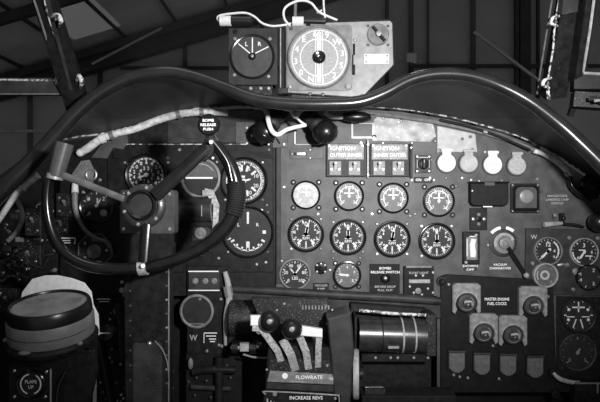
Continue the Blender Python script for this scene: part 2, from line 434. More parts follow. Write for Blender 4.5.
def pane(n, pts):
    A = [P(*p) for p in pts]; o = sum(A, Vector()) / len(A)
    nrm = (A[1] - A[0]).cross(A[2] - A[0]).normalized() * .003
    k = len(A); vs = [a - o for a in A] + [a - o + nrm for a in A]
    b = MB(1.0); b.faces(vs, [tuple(range(k)), tuple(range(k, 2 * k))[::-1]] + [(i, (i + 1) % k, k + (i + 1) % k, k + i) for i in range(k)])
    return struct(b.build('window_%d' % n, GLASS, loc=o))
pane(1, [(90, 118, -.13), (546, 118, -.13), (556, -30, -.26), (52, -30, -.26)])
pane(2, [(-60, 80, -.16), (58, 80, -.16), (36, -30, -.27), (-60, -30, -.27)])
pane(3, [(586, 75, -.2), (660, 75, -.2), (660, -30, -.28), (596, -30, -.28)])
pane(4, [(-60, 190, -.2), (-60, 94, -.16), (66, 94, -.14), (66, 138, -.14)])

# ================================================================== main instrument panel
it = Item('instrument_panel', 'worn grey main instrument panel under the black hood, carrying the dials', 'instrument panel', 300, 201, 0)
IP = it
top = [(x, y + 2.5) for x, y in [e for e in EDGEP if 60 < e[0] < 612]]
outline = pp([(276, 109)] + [e for e in top if e[0] > 280] + [(622, 205), (622, 392), (437, 392), (437, 296), (276, 296)])
it.add('panel_plate', it.mb().prism(outline, -2, 0, .3), PANEL)
it.add('left_plate', it.mb().prism(pp([(60, 142)] + [e for e in top if e[0] < 270] + [(275.4, 109), (275.4, 296), (60, 296)]), -2, 0, .3), BLK, label='blacker left part of the panel')
it.add('upper_left_plate', it.mb().prism(pp([(168, 120), (192, 113), (240, 111), (275, 111), (275, 142), (168, 143)]), 0, .8, .2), PANELD)
it.add('hand_worn_strip', it.mb().prism(pp([(276.5, 146), (281, 146), (281, 284), (276.5, 284)]), 0, .9, .2), PANELD)
for x, y in ((282, 127), (291, 152), (299, 188), (284, 187), (318, 214), (330, 270), (333, 258), (362, 297), (370, 288), (431, 160), (456, 143), (456, 150), (485, 146), (485, 152),
             (430, 178), (462, 178), (471, 180), (486, 179), (503, 180), (514, 179), (537, 179), (509, 218), (516, 236), (488, 245), (534, 219), (456, 186), (541, 192), (570, 185),
             (446, 178), (361, 143), (383, 143), (412, 143), (306, 152), (372, 214), (415, 214), (283, 258), (360, 258), (410, 216)):
    screw(it, x - 300, 201 - y, 0, 1.5, random.choice((SCREW, SCREWD, SCREWD)))
it.add('lower_right_plate', it.mb().prism(pp([(556, 296), (622, 297), (622, 392), (556, 392)]), 0, .8, .2), BLK)
flange = it.ab(); flange.tube([(365, 113, -.006), (400, 117, -.006), (440, 123, -.006), (480, 132, -.006), (510, 141, -.006), (535, 150, -.006)], 2.0, 8, 4)
it.add('top_flange', flange, MID)
it.add('worn_plate', it.mb().prism(pp([(375, 117), (385, 113), (410, 117), (432, 120), (436, 136), (430, 142), (372, 141), (371, 128)]), 0, .8, .3), mat('bare_patch', .3, .45, var=.5, scale=50, chip=.12, chipcol=.7, chipscale=90, bump=.5), label='pale worn bare metal plate')
it.add('worn_plate', it.mb().prism(pp([(437, 126), (475, 134), (477, 152), (437, 152)]), 0, 1, .3), PALEB, label='pale scratched plate')
for x, y in ((435, 141), (439, 150), (470, 137), (472, 150), (462, 139), (383, 118), (401, 121)): screw(it, x - 300, 201 - y, .8, 1.6, SCREWD)
# ledge under the centre
it.add('ledge', it.ab().tube([(230, 289, -.012), (275, 291, -.015), (340, 295, -.015), (400, 298, -.015), (440, 301, -.015)], [3.4, 4, 4.4, 4.4, 4], 12, 5), PANELD)
b = it.mb()
b.prism(pp([(230, 291), (440, 300), (440, 318), (352, 312), (230, 302)]), 0, 4, 1); it.add('kick_strip', b, PANELD)

def gauge(name, label, px, py, r, y=0.0, face=FACE, nums=(), a0=225, a1=-45, n=30, major=5, numr=.66, nums_size=.28, needles=(), nscrew=4, sr=1.3, deep=2.6,
          bez=RIM, ringw=.13, extra=None, mk=WHITE, square=None, scr_ang=45, scr_r=1.16, group=None, markin=.92, cat='gauge', scrm=None, lugs=0):
    it = Item(name, label, cat, px, py, y, group)
    base = 0
    mk = GMARK if mk is WHITE else mk
    if square:
        it.add('flange', it.mb().box(-square, square, -square, square, 0, 1.2, .4, r=square * .25), square_m.get(name, BLK)); base = 1.2
    ri = r * (1 - ringw)
    it.add('bezel', it.mb().lathe(0, 0, [(r, 0), (r, base + deep * .7), (r * .97, base + deep), (r * (1 - ringw * .5), base + deep * 1.05), (ri, base + deep * .8), (ri, 0)], 40), bez)
    it.add('dial_face', it.mb().lathe(0, 0, [(ri * 1.01, base + .1), (ri * 1.01, base + .9), (0, base + .9)], 36), face)
    fo = base + .95
    m = it.mb()
    for i in range(n + 1):
        a = math.radians(a0 + (a1 - a0) * i / n); L = .16 if i % major == 0 else .08
        c, s_ = math.cos(a), math.sin(a)
        m.tick(ri * (markin - L) * c, ri * (markin - L) * s_, ri * markin * c, ri * markin * s_, r * (.055 if i % major == 0 else .03), fo)
    for i, t in enumerate(nums):
        a = math.radians(a0 + (a1 - a0) * (i / max(1, len(nums) - 1)))
        m.text(t, ri * numr * math.cos(a), ri * numr * math.sin(a), r * nums_size, fo + .12)
    if extra: extra(m, ri, fo)
    it.add('markings', m, mk)
    for a, L, w in needles:
        a = math.radians(a); c, s_ = math.cos(a), math.sin(a); nx, nz = -s_, c
        q = it.mb(); W = w * r / 2
        q.prism([(-c * ri * .15 - nx * W * .6, -s_ * ri * .15 - nz * W * .6), (nx * -W + c * ri * L * .7, nz * -W + s_ * ri * L * .7), (c * ri * L, s_ * ri * L), (nx * W + c * ri * L * .7, nz * W + s_ * ri * L * .7),
                 (-c * ri * .15 + nx * W * .6, -s_ * ri * .15 + nz * W * .6)], fo + .4, fo + .7)
        q.lathe(0, 0, [(r * .1, fo), (r * .1, fo + .9), (0, fo + .9)], 12)
        it.add('pointer', q, mk)
    if lugs:
        for k in range(nscrew):
            a = math.radians(scr_ang + 360 / nscrew * k); it.add('lug', it.mb().prism(circ(r * scr_r * math.cos(a), r * scr_r * math.sin(a), lugs, 14), 0, .5, .1), DARK)
    for k in range(nscrew):
        a = math.radians(scr_ang + 360 / nscrew * k)
        screw(it, r * scr_r * math.cos(a), r * scr_r * math.sin(a), base if square else 0, sr, scrm or random.choice((SCREW, SCREWD)))
    return it
square_m = {}

# ---- centre bank: top row (pale dials), middle row of four, bottom pair
def subring(m, ri, fo):
    for k in range(12):
        a = 2 * PI * k / 12; m.tick(ri * .38 * math.cos(a), ri * .38 * math.sin(a) - ri * .05, ri * .5 * math.cos(a), ri * .5 * math.sin(a) - ri * .05, .5, fo)
BOOST = ('-7', '0', '4', '8', '12', '16', '20', '24')
def cross(m, ri, fo):
    m.tick(0, -ri * .1, 0, ri * .6, ri * .09, fo); m.tick(-ri * .4, ri * .22, ri * .4, ri * .22, ri * .09, fo); m.arc(0, 0, ri * .72, ri * .07, -50, 230, fo)
G1 = 'boost gauges in the upper row of the centre panel'
for i, (x, y, r, f, lab) in enumerate(((306, 195, 14.5, FACEW, 'small boost gauge with a washed-out whitish face, first in the upper row of four'),
                                       (349, 196, 15, FACEG, 'small grey-faced boost gauge below the left ignition switch box'),
                                       (393, 198, 15.5, FACEG, 'small boost gauge below the right ignition switch box, pointer straight up'),
                                       (438.5, 201, 16, FACEG, 'small grey boost gauge below the round white covers, last in its row of four'))):
    gauge('boost_gauge', lab, x, y, r, face=f, nums=BOOST, n=28, major=4, extra=cross, needles=((90, .75, .12),), group=G1, scr_r=1.24, sr=1.5, scrm=SCREWD, lugs=2.8)
def bigrpm(m, ri, fo):
    m.text('0', 0, ri * .62, ri * .42, fo + .1)
    for a in (150, 215, 325, 25): m.sphere(ri * .62 * math.cos(math.radians(a)), ri * .62 * math.sin(math.radians(a)), fo, ri * .06, so=.2, seg=8)
    m.text('RPM', 0, -ri * .28, ri * .24, fo + .1)
    m.tick(-ri * .22, -ri * .1, ri * .22, -ri * .1, ri * .05, fo)
    m.tick(ri * .3, -ri * .35, ri * .52, -ri * .6, ri * .13, fo); m.tick(-ri * .3, -ri * .35, -ri * .52, -ri * .6, ri * .13, fo); m.tick(0, -ri * .45, 0, -ri * .7, ri * .07, fo)
RPM = ('1', '1', '2', '3', '4', '5', '6', '7', '8', '9', '9')
G2 = 'engine speed gauges in the middle row of the centre panel'
for x, y, r, na, lab in ((306, 234, 18.3, 78, 'engine speed gauge, first of the middle row, pointer leaning right of zero'),
                         (348, 237, 18.3, 90, 'engine speed gauge between the leaning-pointer one and the third of the middle row'),
                         (392, 239, 18.5, 80, 'engine speed gauge above the black placard with two lines of text'),
                         (436.5, 241, 18.5, 90, 'engine speed gauge left of the black vertical rocker switch')):
    gauge('engine_speed_gauge', lab, x, y, r, nums=RPM, a0=75, a1=-255, n=40, major=4, extra=bigrpm, needles=((na, .72, .13), (na, .5, .2)), nums_size=.25, numr=.72, group=G2, scr_r=1.14, sr=1.7)
def pres(m, ri, fo): m.text('LBS', 0, -ri * .3, ri * .3, fo)
gauge('pressure_gauge', 'pale-ringed pressure gauge at the lower left of the centre panel', 295, 274, 16, nums=('0', '20', '40', '60', '80', '100'), n=20, extra=pres, needles=((55, .8, .1), (130, .6, .08)), bez=MID, sr=1.3)
gauge('suction_gauge', 'small grey suction gauge with white pointer aimed left, bottom row of centre panel', 347, 275, 14.3, face=FACEG, nums=('0', '2', '4', '6', '8'), n=16, needles=((175, .75, .16),), bez=RIM, sr=1.4, ringw=.16, lugs=2.5)
it = Item('selector_switch', 'tiny round selector switch between the two lowest centre gauges', 'switch', 321, 268)
it.add('plate', it.mb().lathe(0, 0, [(6.2, 0), (6.2, 1), (5.6, 1.4), (0, 1.4)], 20), BLK)
it.add('knob', it.mb().lathe(0, 0, [(2, 1.4), (2, 3.6), (1.4, 4.2), (0, 4.2)], 14), RIM)
for x, z in ((-4, 3), (4, 3), (-4, -3.5), (4, -3.5), (0, 4.5)): screw(it, x, z, 1.3, 1.1)
it = Item('placard', 'small black placard with white lettering under the tiny selector switch', 'label plate', 321, 287)
it.add('plate', it.mb().box(-8, 8, -4, 4, 0, .8, .2), BLK)
it.add('lettering', it.mb().text('VACUUM\nPUMP', 0, 1.6, 3, .85), DIMW)

# ---- ignition switch boxes
def swbox(px, lab, t2, m2):
    it = Item('ignition_switch_box', lab, 'switch box', px, 160, group='ignition switch boxes')
    it.add('housing', it.mb().box(-19.5, 19.5, -17, 16, 0, 3, .5), BLK)
    it.add('label_plate', it.mb().box(-18, 18, 0, 15.5, 3, 4.2, .3), mat('switch_label', .15, .45, var=.5, scale=140, chip=.1, chipcol=.5, chipscale=300, bump=.4))
    it.add('lettering', it.mb().text('IGNITION', -3, 11, 5.6, 4.25), WHITE, label='white engraved lettering')
    it.add('lettering', it.mb().text(t2, 0, 4.5, 5, 4.25), WHITE)
    for k, x in enumerate((-10.5, 8.5)):
        s_ = it.add('switch', it.mb().box(x - 6, x + 6, -15.5, -1.2, 3, 4.6, .4), MID)
        d = it.mb(); d.bar((x, -9, 4.6), (x, -4.5, 10), 2.4, 2); d.sphere(x, -4, 10, 2, seg=10); it.add('toggle', d, CREAM, parent=s_)
        screw(it, x - 3.8, -9.5, 4.6, 1.3, parent=s_); screw(it, x + 3.8, -9.5, 4.6, 1.3, parent=s_)
    for x in (-16.5, 16.5): screw(it, x, 14, 4, 1.1)
swbox(345.5, 'left box of white ignition toggle switches above the centre gauges', 'OUTER INNER', None)
swbox(389, 'right box of white ignition toggle switches, left of the small rotary switch', 'INNER OUTER', None)
it = Item('switch_box_divider', 'pale vertical bracket strip between the two ignition switch boxes', 'bracket', 367.3, 160)
it.add('strip', it.mb().box(-1, 1, -18, 20, 0, 5, .3), PALE); screw(it, 0, 15, 5, 1.1); screw(it, 0, -15, 5, 1.1)
it = Item('switch_box_strip', 'narrow black strip at the right end of the ignition switch boxes', 'bracket', 410.5, 160)
it.add('strip', it.mb().box(-1.2, 1.2, -18, 16, 0, 4, .3), BLK); screw(it, 0, 12, 4, 1)
it = Item('rotary_switch', 'small square rotary switch left of the first round white cover', 'switch', 423, 164)
it.add('plate', it.mb().box(-8, 8, -9, 9, 0, 1.2, .3), PANELD)
it.add('dial', it.mb().lathe(0, 0, [(5.5, 1.2), (5.5, 2), (4.5, 2.6), (0, 2.6)], 18), BLK)
it.add('knob', it.mb().box(-1.2, 1.2, -4.5, 4.5, 2.6, 5.5, .5), RIM)
it.add('lettering', it.mb().tick(-5, 6.5, 5, 6.5, .8, 1.2).tick(-6, -4, -6, 4, .6, 1.2).tick(6, -4, 6, 4, .6, 1.2).tick(0, 1, 0, 4, .7, 5.5), DIMW)
for x in (-6, 6):
    for z in (-7.3, 7.3): screw(it, x, z, 1.1, 1)
it = Item('placard', 'narrow black placard below the small square rotary switch', 'label plate', 423, 180)
it.add('plate', it.mb().box(-9, 9, -3, 3, 0, .9, .2), BLK)
it.add('lettering', it.mb().text('ON   OFF', 0, 0, 3.6, .95), WHITE)
for x in (-11, 11): screw(it, x, 0, 0, 1)

# ---- round covers with tabs
for k, (x, y, m, lab) in enumerate(((446, 163, CREAM, 'bright white round feathering button cover beside the rotary switch'), (468, 163.5, PALEB, 'pale grey speckled round button cover between two bright white ones'),
                       (492, 165, CREAM, 'bright white round button cover between the two greyer ones'), (516, 166, MATS['dial_pale'], 'grey round button cover at the right end of the row of four'))):
    it = Item('button_cover', lab, 'button cover', x, y, group='round button covers in a row')
    outl = [(-4.5, 14), (-4.5, 8)] + circ(0, 0, 9.2, 22, 121, 419) + [(4.5, 8), (4.5, 14)]
    it.add('cover', it.mb().prism(outl, .6, 3.6, .9), m)
    it.add('back_plate', it.mb().prism(circ(0, 0, 10.5, 24), 0, .7, .2), PANELD)
    it.add('hinge', it.mb().box(-5.5, 5.5, 11, 13.5, 3, 4.2, .4), m)
    it.add('lettering', it.mb().text('FEATHER', 0, .5, 3, 3.65), DIMW)
    for sx in (-8, 8): screw(it, sx, 11, 0, 1.2, SCREWD)

# ---- black covered box, square instrument, small plates
it = Item('compass_card_box', 'black box with curved lower edge and small pale tab, under the round white covers', 'box', 487, 195)
it.add('body', it.mb().prism(rrect(-19, 19, -11, 12, 5, corners=(1, 1, 0, 0)), 0, 7, 1), DARK)
it.add('tab', it.mb().box(-5, 5, 9, 12.6, 7, 8, .3), PANEL); it.add('lip', it.mb().box(-6, 3, -12.2, -11, 5.2, 6.6, .2), WHITE)
it.add('rim_strip', it.mb().box(-20, 20, 12, 13.2, 0, 7.5, .3), RIM)
screw(it, -17, 4, 7, 1.1); screw(it, -8, 14, 0, 1); screw(it, 15, 14.5, 0, 1.1)
it = Item('square_instrument', 'square black-framed instrument with a blank grey arched face', 'instrument', 524.5, 198)
it.add('frame', it.mb().prism(rrect(-14.5, 14.5, -15, 14.5, 2), 0, 1.6, .4), BLK)
it.add('bezel', it.mb().prism(rrect(-12.5, 12.5, -12.5, 12.5, 5, corners=(0, 0, 1, 1)), 1.6, 4, .7), RIM)
it.add('face', it.mb().prism(rrect(-10.5, 10.5, -10, 11, 5, corners=(0, 0, 1, 1)), 4, 4.4, .2), MATS['panel_grey_paint'])
it.add('lens', it.mb().lathe(0, 1.5, [(7, 4.4), (6.5, 5.2), (4, 5.8), (0, 6)], 20), mat('dull_lens', .2, .3, var=.2, bump=.0))
for x in (-12.6, 12.6):
    for z in (-13, 12.8): screw(it, x, z, 1.6, 1.1)
it = Item('indicator_lamps', 'small black plate with a cluster of four white dots, under the curved black box', 'indicator lamps', 478, 219)
it.add('plate', it.mb().box(-8.7, 8.7, -11, 11, 0, 1.6, .4), BLK)
for x, z in ((-5.4, 0), (5.4, 0), (0, 4.5), (0, -5)): it.add('lamp', it.mb().lathe(x, z, [(1.9, 1.6), (1.9, 2.4), (1.3, 3), (0, 3.2)], 12), SCREW if z == 0 else MID)
it.add('knob', it.mb().lathe(0, 0, [(2.6, 1.6), (2.6, 3.6), (0, 4)], 14), RIM)
it = Item('rocker_switch', 'tall black vertical switch with white dolly and a white label beneath', 'switch', 470.5, 248)
it.add('housing', it.mb().box(-8.5, 8.5, -16, 16.5, 0, 3, .6), BLK)
it.add('slot', it.mb().box(-5.2, 5.8, -11.5, 11, 3, 3.6, .2), MID)
it.add('dolly', it.mb().prism([(-2.2, -9), (3.2, -9), (3.8, -3), (2.6, 3), (4, 9), (-1, 10), (-2.8, 4)], 3.6, 6.6, .7), CREAM)
it.add('markings', it.mb().tick(-4.6, -8, -4.6, 9, .7, 3.6).tick(-2, 11.8, 5, 11.8, .8, 3.2), WHITE)
for x, z in ((-5.5, -14), (4.5, 13)): screw(it, x, z, 3, 1.7)
it = Item('placard', 'tiny white-lettered label below the tall vertical switch', 'label plate', 470, 267.5)
it.add('plate', it.mb().box(-6.5, 6.5, -3, 3, 0, .6, .1), PANELD)
it.add('lettering', it.mb().text('DOWN\nOFF', 0, 1.5, 3.2, .65, 1.4), WHITE)

it = Item('changeover_cock', 'round selector cock with white arcs and a long lever pointing down right', 'control valve', 503, 243)
it.add('plate', it.mb().lathe(0, 0, [(14, 0), (14, .8), (13, 1.2), (0, 1.2)], 32), PANELD)
it.add('scale_arc', it.mb().arc(0, 0, 15.5, 3, 50, 80, .6, .5).arc(0, 0, 15.5, 3, 100, 140, .6, .5), WHITE)
it.add('body', it.mb().lathe(0, 0, [(10.5, 1.2), (10.5, 2.6), (9.5, 3.2), (7.5, 3.2), (7, 2.4), (5.6, 2.4), (5.4, 5), (3, 5.6), (2.6, 4.6), (0, 4.6)], 28), MID)
it.add('collar', it.mb().arc(0, 0, 9, 3, 20, 200, 3.1, .8), PALE)
lv = it.mb(); lv.bar((3, -4, 5), (19.5, -30, 6.5), 4, 2.5, .7); it.add('lever', lv, RIM)
it.add('lever_tip', it.mb().sphere(20.5, -31.5, 6.5, 3, seg=12), PALE, label='pale lever tip')
for a in (160, 250, 340, 20): screw(it, 15 * math.cos(math.radians(a)), 12 * math.sin(math.radians(a)), 0, 1.5, SCREWD)
it = Item('placard', 'white two-line lettering plate under the round selector cock', 'label plate', 500, 266.5)
it.add('plate', it.mb().box(-10, 10, -4, 4, 0, .6, .1), PANEL)
it.add('lettering', it.mb().text('VACUUM\nCHANGEOVER', 0, 1.8, 3.1, .65, 1.05), WHITE)

# ---- boxes under middle row
it = Item('warning_placard', 'black square placard with white text and a round push button, under the third engine gauge', 'placard', 385, 278)
it.add('plate', it.mb().box(-15.5, 14.5, -15, 14, 0, 1.2, .3), DARK)
it.add('lettering', it.mb().text('BOMBS\nRELEASE SWITCH', 0, 9.8, 3.4, 1.25, 1.1), WHITE)
it.add('lettering', it.mb().text('BEFORE DROP\nPULL OUT', 0, -8.6, 3, 1.25, 1.1), DIMW)
it.add('button', it.mb().lathe(0, 0, [(5, 1.2), (5, 2.4), (3, 3.4), (2.6, 2.6), (0, 2.8)], 20), RIM)
it.add('button_cap', it.mb().sphere(0, 0, 3, 2, so=.6, seg=10), SCREW)
it = Item('lamp_switch_box', 'small black switch box with a pale horizontal bar, right of the square text placard', 'switch box', 418, 280)
it.add('housing', it.mb().box(-15, 15, -17, 14, 0, 3.5, .6), DARK)
it.add('bar', it.mb().box(-10, 11, -2.6, 1.2, 3.5, 5, .5), PALE)
it.add('top_strip', it.mb().box(-13, 13, 12.6, 14.8, 3.2, 4.6, .4), MID)
it.add('lettering', it.mb().text('FLOAT LIGHT', 0, 7.5, 3.2, 3.55), DIMW)
for x, z in ((-3, 5), (4, 5), (-9, -6), (9, -8), (-5, -12), (3, -14), (14, -12), (14, 8)): screw(it, x, z, 3.5, 1.4)
it.add('knob', it.mb().lathe(-1, -10, [(3, 3.5), (3, 5.5), (0, 6)], 14), MID)
it = Item('dimmer_control', 'dull black round knob at the right end of the switch boxes', 'knob', 441, 281)
it.add('base', it.mb().lathe(0, 0, [(5, 0), (5, 2), (4, 3), (0, 3)], 18), PANELD); it.add('cap', it.mb().lathe(0, 0, [(3.2, 3), (3.2, 6), (2, 7), (0, 7)], 14), BLK)

# ---- top right misc text, toggle, lever
it = Item('placard', 'dim black lettering plate at the right, above a pale lever', 'label plate', 557, 201)
it.add('plate', it.mb().box(-11, 11, -7, 8, 0, .5, .1), PANEL)
it.add('lettering', it.mb().text('NAVIGATION\nLANDING LAMP\nSWITCH', 0, 5, 3.2, .55, 1.0), DIMW)
it = Item('landing_lamp_lever', 'pale horizontal lever with a black pivot above the right gauge cluster', 'lever', 560, 219)
it.add('pivot', it.mb().box(-1.5, 3, -6, 6, 0, 4, .6), BLK)
it.add('handle', it.mb().tube([(0, -4, 4), (-8, -4.5, 5), (-19, -5.5, 6)], [1.6, 2.4, 2.8], 10, 4), PALE)
it.add('arm', it.mb().tube([(2, -5, 3), (14, -6, 3.5), (22, -8, 3)], [1.5, 1.8, 1.2], 8, 4), BLK)
it.add('toggle', it.mb().tube([(-7, 1, 0), (-8, 4, 6)], [1.2, 1.6], 8, 1), MID)
it.add('knob', it.mb().sphere(1, 1, 4.6, 2.4, seg=12), RIM)

# ================================================================== left blind-flying panel
it = Item('flying_instrument_panel', 'black raised sub-panel at the left, behind the control wheel', 'instrument panel', 185, 207)
it.add('plate', it.mb().prism(pp([(108, 146), (125, 144), (273, 143), (274, 272), (108, 272)], 185, 207), 0, 2, .5), BLK)
it.add('edge_strip', it.mb().box(-75, 62, 62, 63, 2, 2.6, .2), EDGE)
for x, y in ((115, 150), (137, 160), (269, 150), (266, 262), (219, 258), (168, 158), (223, 268), (267, 205), (262, 210), (180, 150), (257, 264)): screw(it, x - 185, 207 - y, 2, 1.6, random.choice((SCREW, SCREWD)))
it.add('slot', it.mb().prism(pp([(243, 151), (270, 152), (275, 160), (262, 158)], 185, 207), 2, 2.5), DARK)
def asi(m, ri, fo):
    random.seed(3)
    for k in range(24):
        a = 2 * PI * k / 24; m.sphere(ri * .88 * math.cos(a), ri * .88 * math.sin(a), fo, ri * .045, so=.3, seg=6)
    for k in range(14):
        a = 2 * PI * k / 14 + .2; m.text(str((k * 2) % 10), ri * .66 * math.cos(a), ri * .66 * math.sin(a), ri * .27, fo + .1)
    for k in range(10):
        a = 2 * PI * k / 10; m.text(str(k), ri * .36 * math.cos(a), ri * .36 * math.sin(a), ri * .26, fo + .1)
Y2 = -.0045
gauge('airspeed_indicator', 'airspeed dial crowded with white figures, just above the control wheel hub', 146.5, 175, 21.5, y=Y2, n=60, a0=90, a1=-270, extra=asi, needles=((200, .5, .08),), nscrew=3, deep=3, scr_ang=30)
def vsi(m, ri, fo):
    m.arc(0, 0, ri * .8, ri * .05, 100, 200, fo); m.arc(0, 0, ri * .8, ri * .05, -60, 60, fo)
    m.tick(-ri * .25, ri * .2, ri * .05, ri * .2, ri * .1, fo)
    for a in (110, 75, 40, -40, -75, -110): m.tick(ri * .45 * math.cos(math.radians(a)), ri * .45 * math.sin(math.radians(a)), ri * .72 * math.cos(math.radians(a)), ri * .72 * math.sin(math.radians(a)), ri * .1, fo)
    m.tick(-ri * .1, ri * .45, -ri * .1, ri * .75, ri * .1, fo)
gauge('climb_rate_gauge', 'large dial with bright triangular marks at its upper and lower right, beside the wheel grip', 244, 181, 24, y=Y2, nums=('0', '5', '10', '20', '30', '40'), a0=110, a1=-110, n=40, major=4, extra=vsi, needles=((15, .35, .08),), nscrew=4, deep=3, numr=.6, nums_size=.22, scr_r=1.1, ringw=.1)
def turn(m, ri, fo):
    m.tick(0, ri * .35, 0, ri * .85, ri * .09, fo); m.tick(0, -ri * .4, 0, -ri * .75, ri * .14, fo)
    m.tick(ri * .62, 0, ri * .76, 0, ri * .14, fo)
    for a in range(-150, -29, 20): m.tick(ri * .66 * math.cos(math.radians(a)), ri * .66 * math.sin(math.radians(a)), ri * .82 * math.cos(math.radians(a)), ri * .82 * math.sin(math.radians(a)), ri * .08, fo)
    m.arc(0, 0, ri * .78, ri * .05, -140, -40, fo); m.text('L', -ri * .4, ri * .3, ri * .2, fo)
    m.text('R', ri * .4, ri * .3, ri * .2, fo)
gauge('turn_and_slip_indicator', 'large black dial with an upright white needle, lowest beside the wheel rim', 248, 232, 26, y=Y2, n=1, a0=200, a1=199, extra=turn, nscrew=4, deep=3, scr_r=1.08, ringw=.09)
# artificial horizon
it = Item('artificial_horizon', 'round artificial horizon with a white horizontal bar, behind the right spoke of the wheel', 'gauge', 201, 178, Y2)
it.add('bezel', it.mb().lathe(0, 0, [(20, 0), (20, 2.4), (19, 3), (17.5, 3), (17, 0)], 36), MID)
it.add('sky_card', it.mb().prism(circ(0, 0, 16.8, 24, 0, 180), 0, 1.2, .2), FACEG); it.add('ground_card', it.mb().prism(circ(0, 0, 16.8, 24, 180, 360), 0, 1, .2), FACE)
it.add('horizon_bar', it.mb().box(-15, 12, -.9, .9, 1.3, 2, .2), WHITE)
it.add('markings', it.mb().arc(0, 0, 14, .7, 30, 150, 1.2), DIMW)
for x, z in ((16, 16), (-16, 16), (20, -8)): screw(it, x, z, 0, 1.3)
# directional gyro
it = Item('directional_gyro', 'dark barrel-shaped gyro instrument with worn bracket, framed by the right of the wheel', 'gauge', 196, 210, Y2)
it.add('housing', it.mb().box(-20, 22, -17, 14, 0, 3, .8), BLK)
it.add('drum', it.mb().tube([(-17, 0, 3), (17, 0, 3)], 12, 24, 1), mat('gyro_drum', .03, .4, var=.4, bump=.2))
it.add('bracket', it.mb().prism(pp([(205, 188), (214, 190), (220, 205), (219, 222), (213, 228), (214, 205), (208, 196)], 196, 210), 3, 5, .4), ALU)
it.add('bracket_plate', it.mb().prism(pp([(203, 190), (212, 190), (212, 196), (203, 196)], 196, 210), 3, 5.4, .4), PALE)
it.add('window_mark', it.mb().box(8, 8.8, -6, 5, 14.2, 15, .1), DIMW)
it = Item('caging_knob', 'small caging knob with concentric rings under the gyro drum', 'knob', 201, 233, Y2)
it.add('plate', it.mb().prism([(-9, -8), (8, -6), (10, 3), (6, 7), (-8, 8)], 0, 2, .4), PANELD)
it.add('knob', it.mb().lathe(0, 0, [(6, 2), (6, 5), (5, 6), (3.6, 6), (3.4, 4.6), (2.2, 4.6), (2, 6.4), (0, 6.4)], 20), MID)
it = Item('placard', 'engraved grey plate under the gyro, behind the lower wheel rim', 'label plate', 163, 249, Y2)
it.add('plate', it.mb().box(-12, 13, -6.5, 6.5, 0, 1.2, .3), MID); it.add('lettering', it.mb().text('CAGE\nSET DIAL', 0, 2.5, 4.4, 1.25), DIMW)
# triangle plate + left instruments
gauge('oil_gauge', 'black dial seen through the left half of the wheel', 97, 206, 17.5, n=12, nums=('0', '1', '2', '3'), needles=((60, .6, .08),), major=3, nscrew=4, scr_r=1.12, mk=DIMW, sr=1.6, nums_size=.3,
      extra=lambda m, ri, fo: (m.text('1', ri * .05, ri * .25, ri * .7, fo + .1), m.sphere(-ri * .55, ri * .45, fo, ri * .12, so=.3, seg=8), m.sphere(-ri * .5, -ri * .5, fo, ri * .1, so=.3, seg=8), m.sphere(ri * .45, -ri * .45, fo, ri * .25, so=.2, seg=10)))
it = Item('triangular_bracket', 'grey triangular bracket with a bright ring at its corner, left of the airspeed dial', 'bracket', 84, 173)
it.add('plate', it.mb().prism([(-15, -7), (-2, 12), (6, 13), (11, 2), (9, -10)], 0, 3, .5), MID)
it.add('ring', it.mb().tube([(9 + 5 * math.cos(a * PI / 6), -2 + 5 * math.sin(a * PI / 6), 4) for a in range(13)], 1.2, 8, 2), STEEL)
screw(it, 16, -7, 0, 1.8); screw(it, 3, 9, 3, 1.1); screw(it, -8, -3, 3, 1.1)
it = Item('cover_plate', 'dull grey stepped cover plate tucked under the ribbed conduit at the left', 'plate', 112, 150)
it.add('plate', it.mb().prism(pp([(92, 158), (104, 143), (128, 134), (129, 142), (124, 150), (114, 148), (108, 159)], 112, 150), 0, 4, .5), PANEL)
it.add('box', it.mb().box(2, 11, -9, 1, 0, 3, .5), DARK)
it = Item('oxygen_regulator', 'octagonal regulator with a concentric centre, at the lower left of the wheel', 'regulator', 96, 250)
it.add('body', it.mb().prism(circ(0, 0, 18, 8, 22.5, 382.5), 0, 3.5, .8), BLKCHIP)
it.add('rim', it.mb().tube([(17.3 * math.cos(math.radians(22.5 + 45 * k)), 17.3 * math.sin(math.radians(22.5 + 45 * k)), 3.4) for k in range(9)], .6, 6, 1), MID)
it.add('knob', it.mb().lathe(0, -1, [(7, 3.5), (7, 5.4), (6, 6), (4.5, 6), (4.4, 5), (2.4, 5), (2.2, 7), (0, 7)], 20), MID)
it.add('lettering', it.mb().tick(-6, -11, 7, -11, .9, 3.6).tick(-6, -13.5, 7, -13.5, .8, 3.6).text('ON', 0, 10, 4, 3.6), DIMW)
for a in (0, 72, 144, 216, 288): screw(it, 12 * math.cos(math.radians(a)), 12 * math.sin(math.radians(a)), 3.5, 1.4)
it = Item('oxygen_hose', 'pale curved hose running from a bright fitting down to the octagonal regulator', 'hose', 75, 190, -.01)
it.add('tube', it.ab().tube([(75, 190, -.015), (75, 205, -.018), (78, 218, -.02), (85, 230, -.022), (96, 238, -.022), (106, 242, -.022), (111, 250, -.016), (112, 256, -.006)], [3, 2.8, 2.3, 2, 1.9, 1.9, 1.8, 1.8], 10, 6), MID)
it.add('fitting', it.ab().tube([(75, 184, -.01), (75, 193, -.016)], [3, 3.6], 12, 1), CREAM, label='bright white fitting')
it = Item('placard', 'black label with three white lines at the far left of the wheel', 'label plate', 67, 240)
it.add('plate', it.mb().box(-9, 10, -7, 4, 0, 1, .2), BLK)
it.add('lettering', it.mb().tick(-7, 2, 9, 2, .9, 1).tick(-5, -.5, 4, -.5, .8, 1).tick(-5, -2.8, 4, -2.8, .8, 1).tick(9, 2, 8, -4, .8, 1), WHITE)

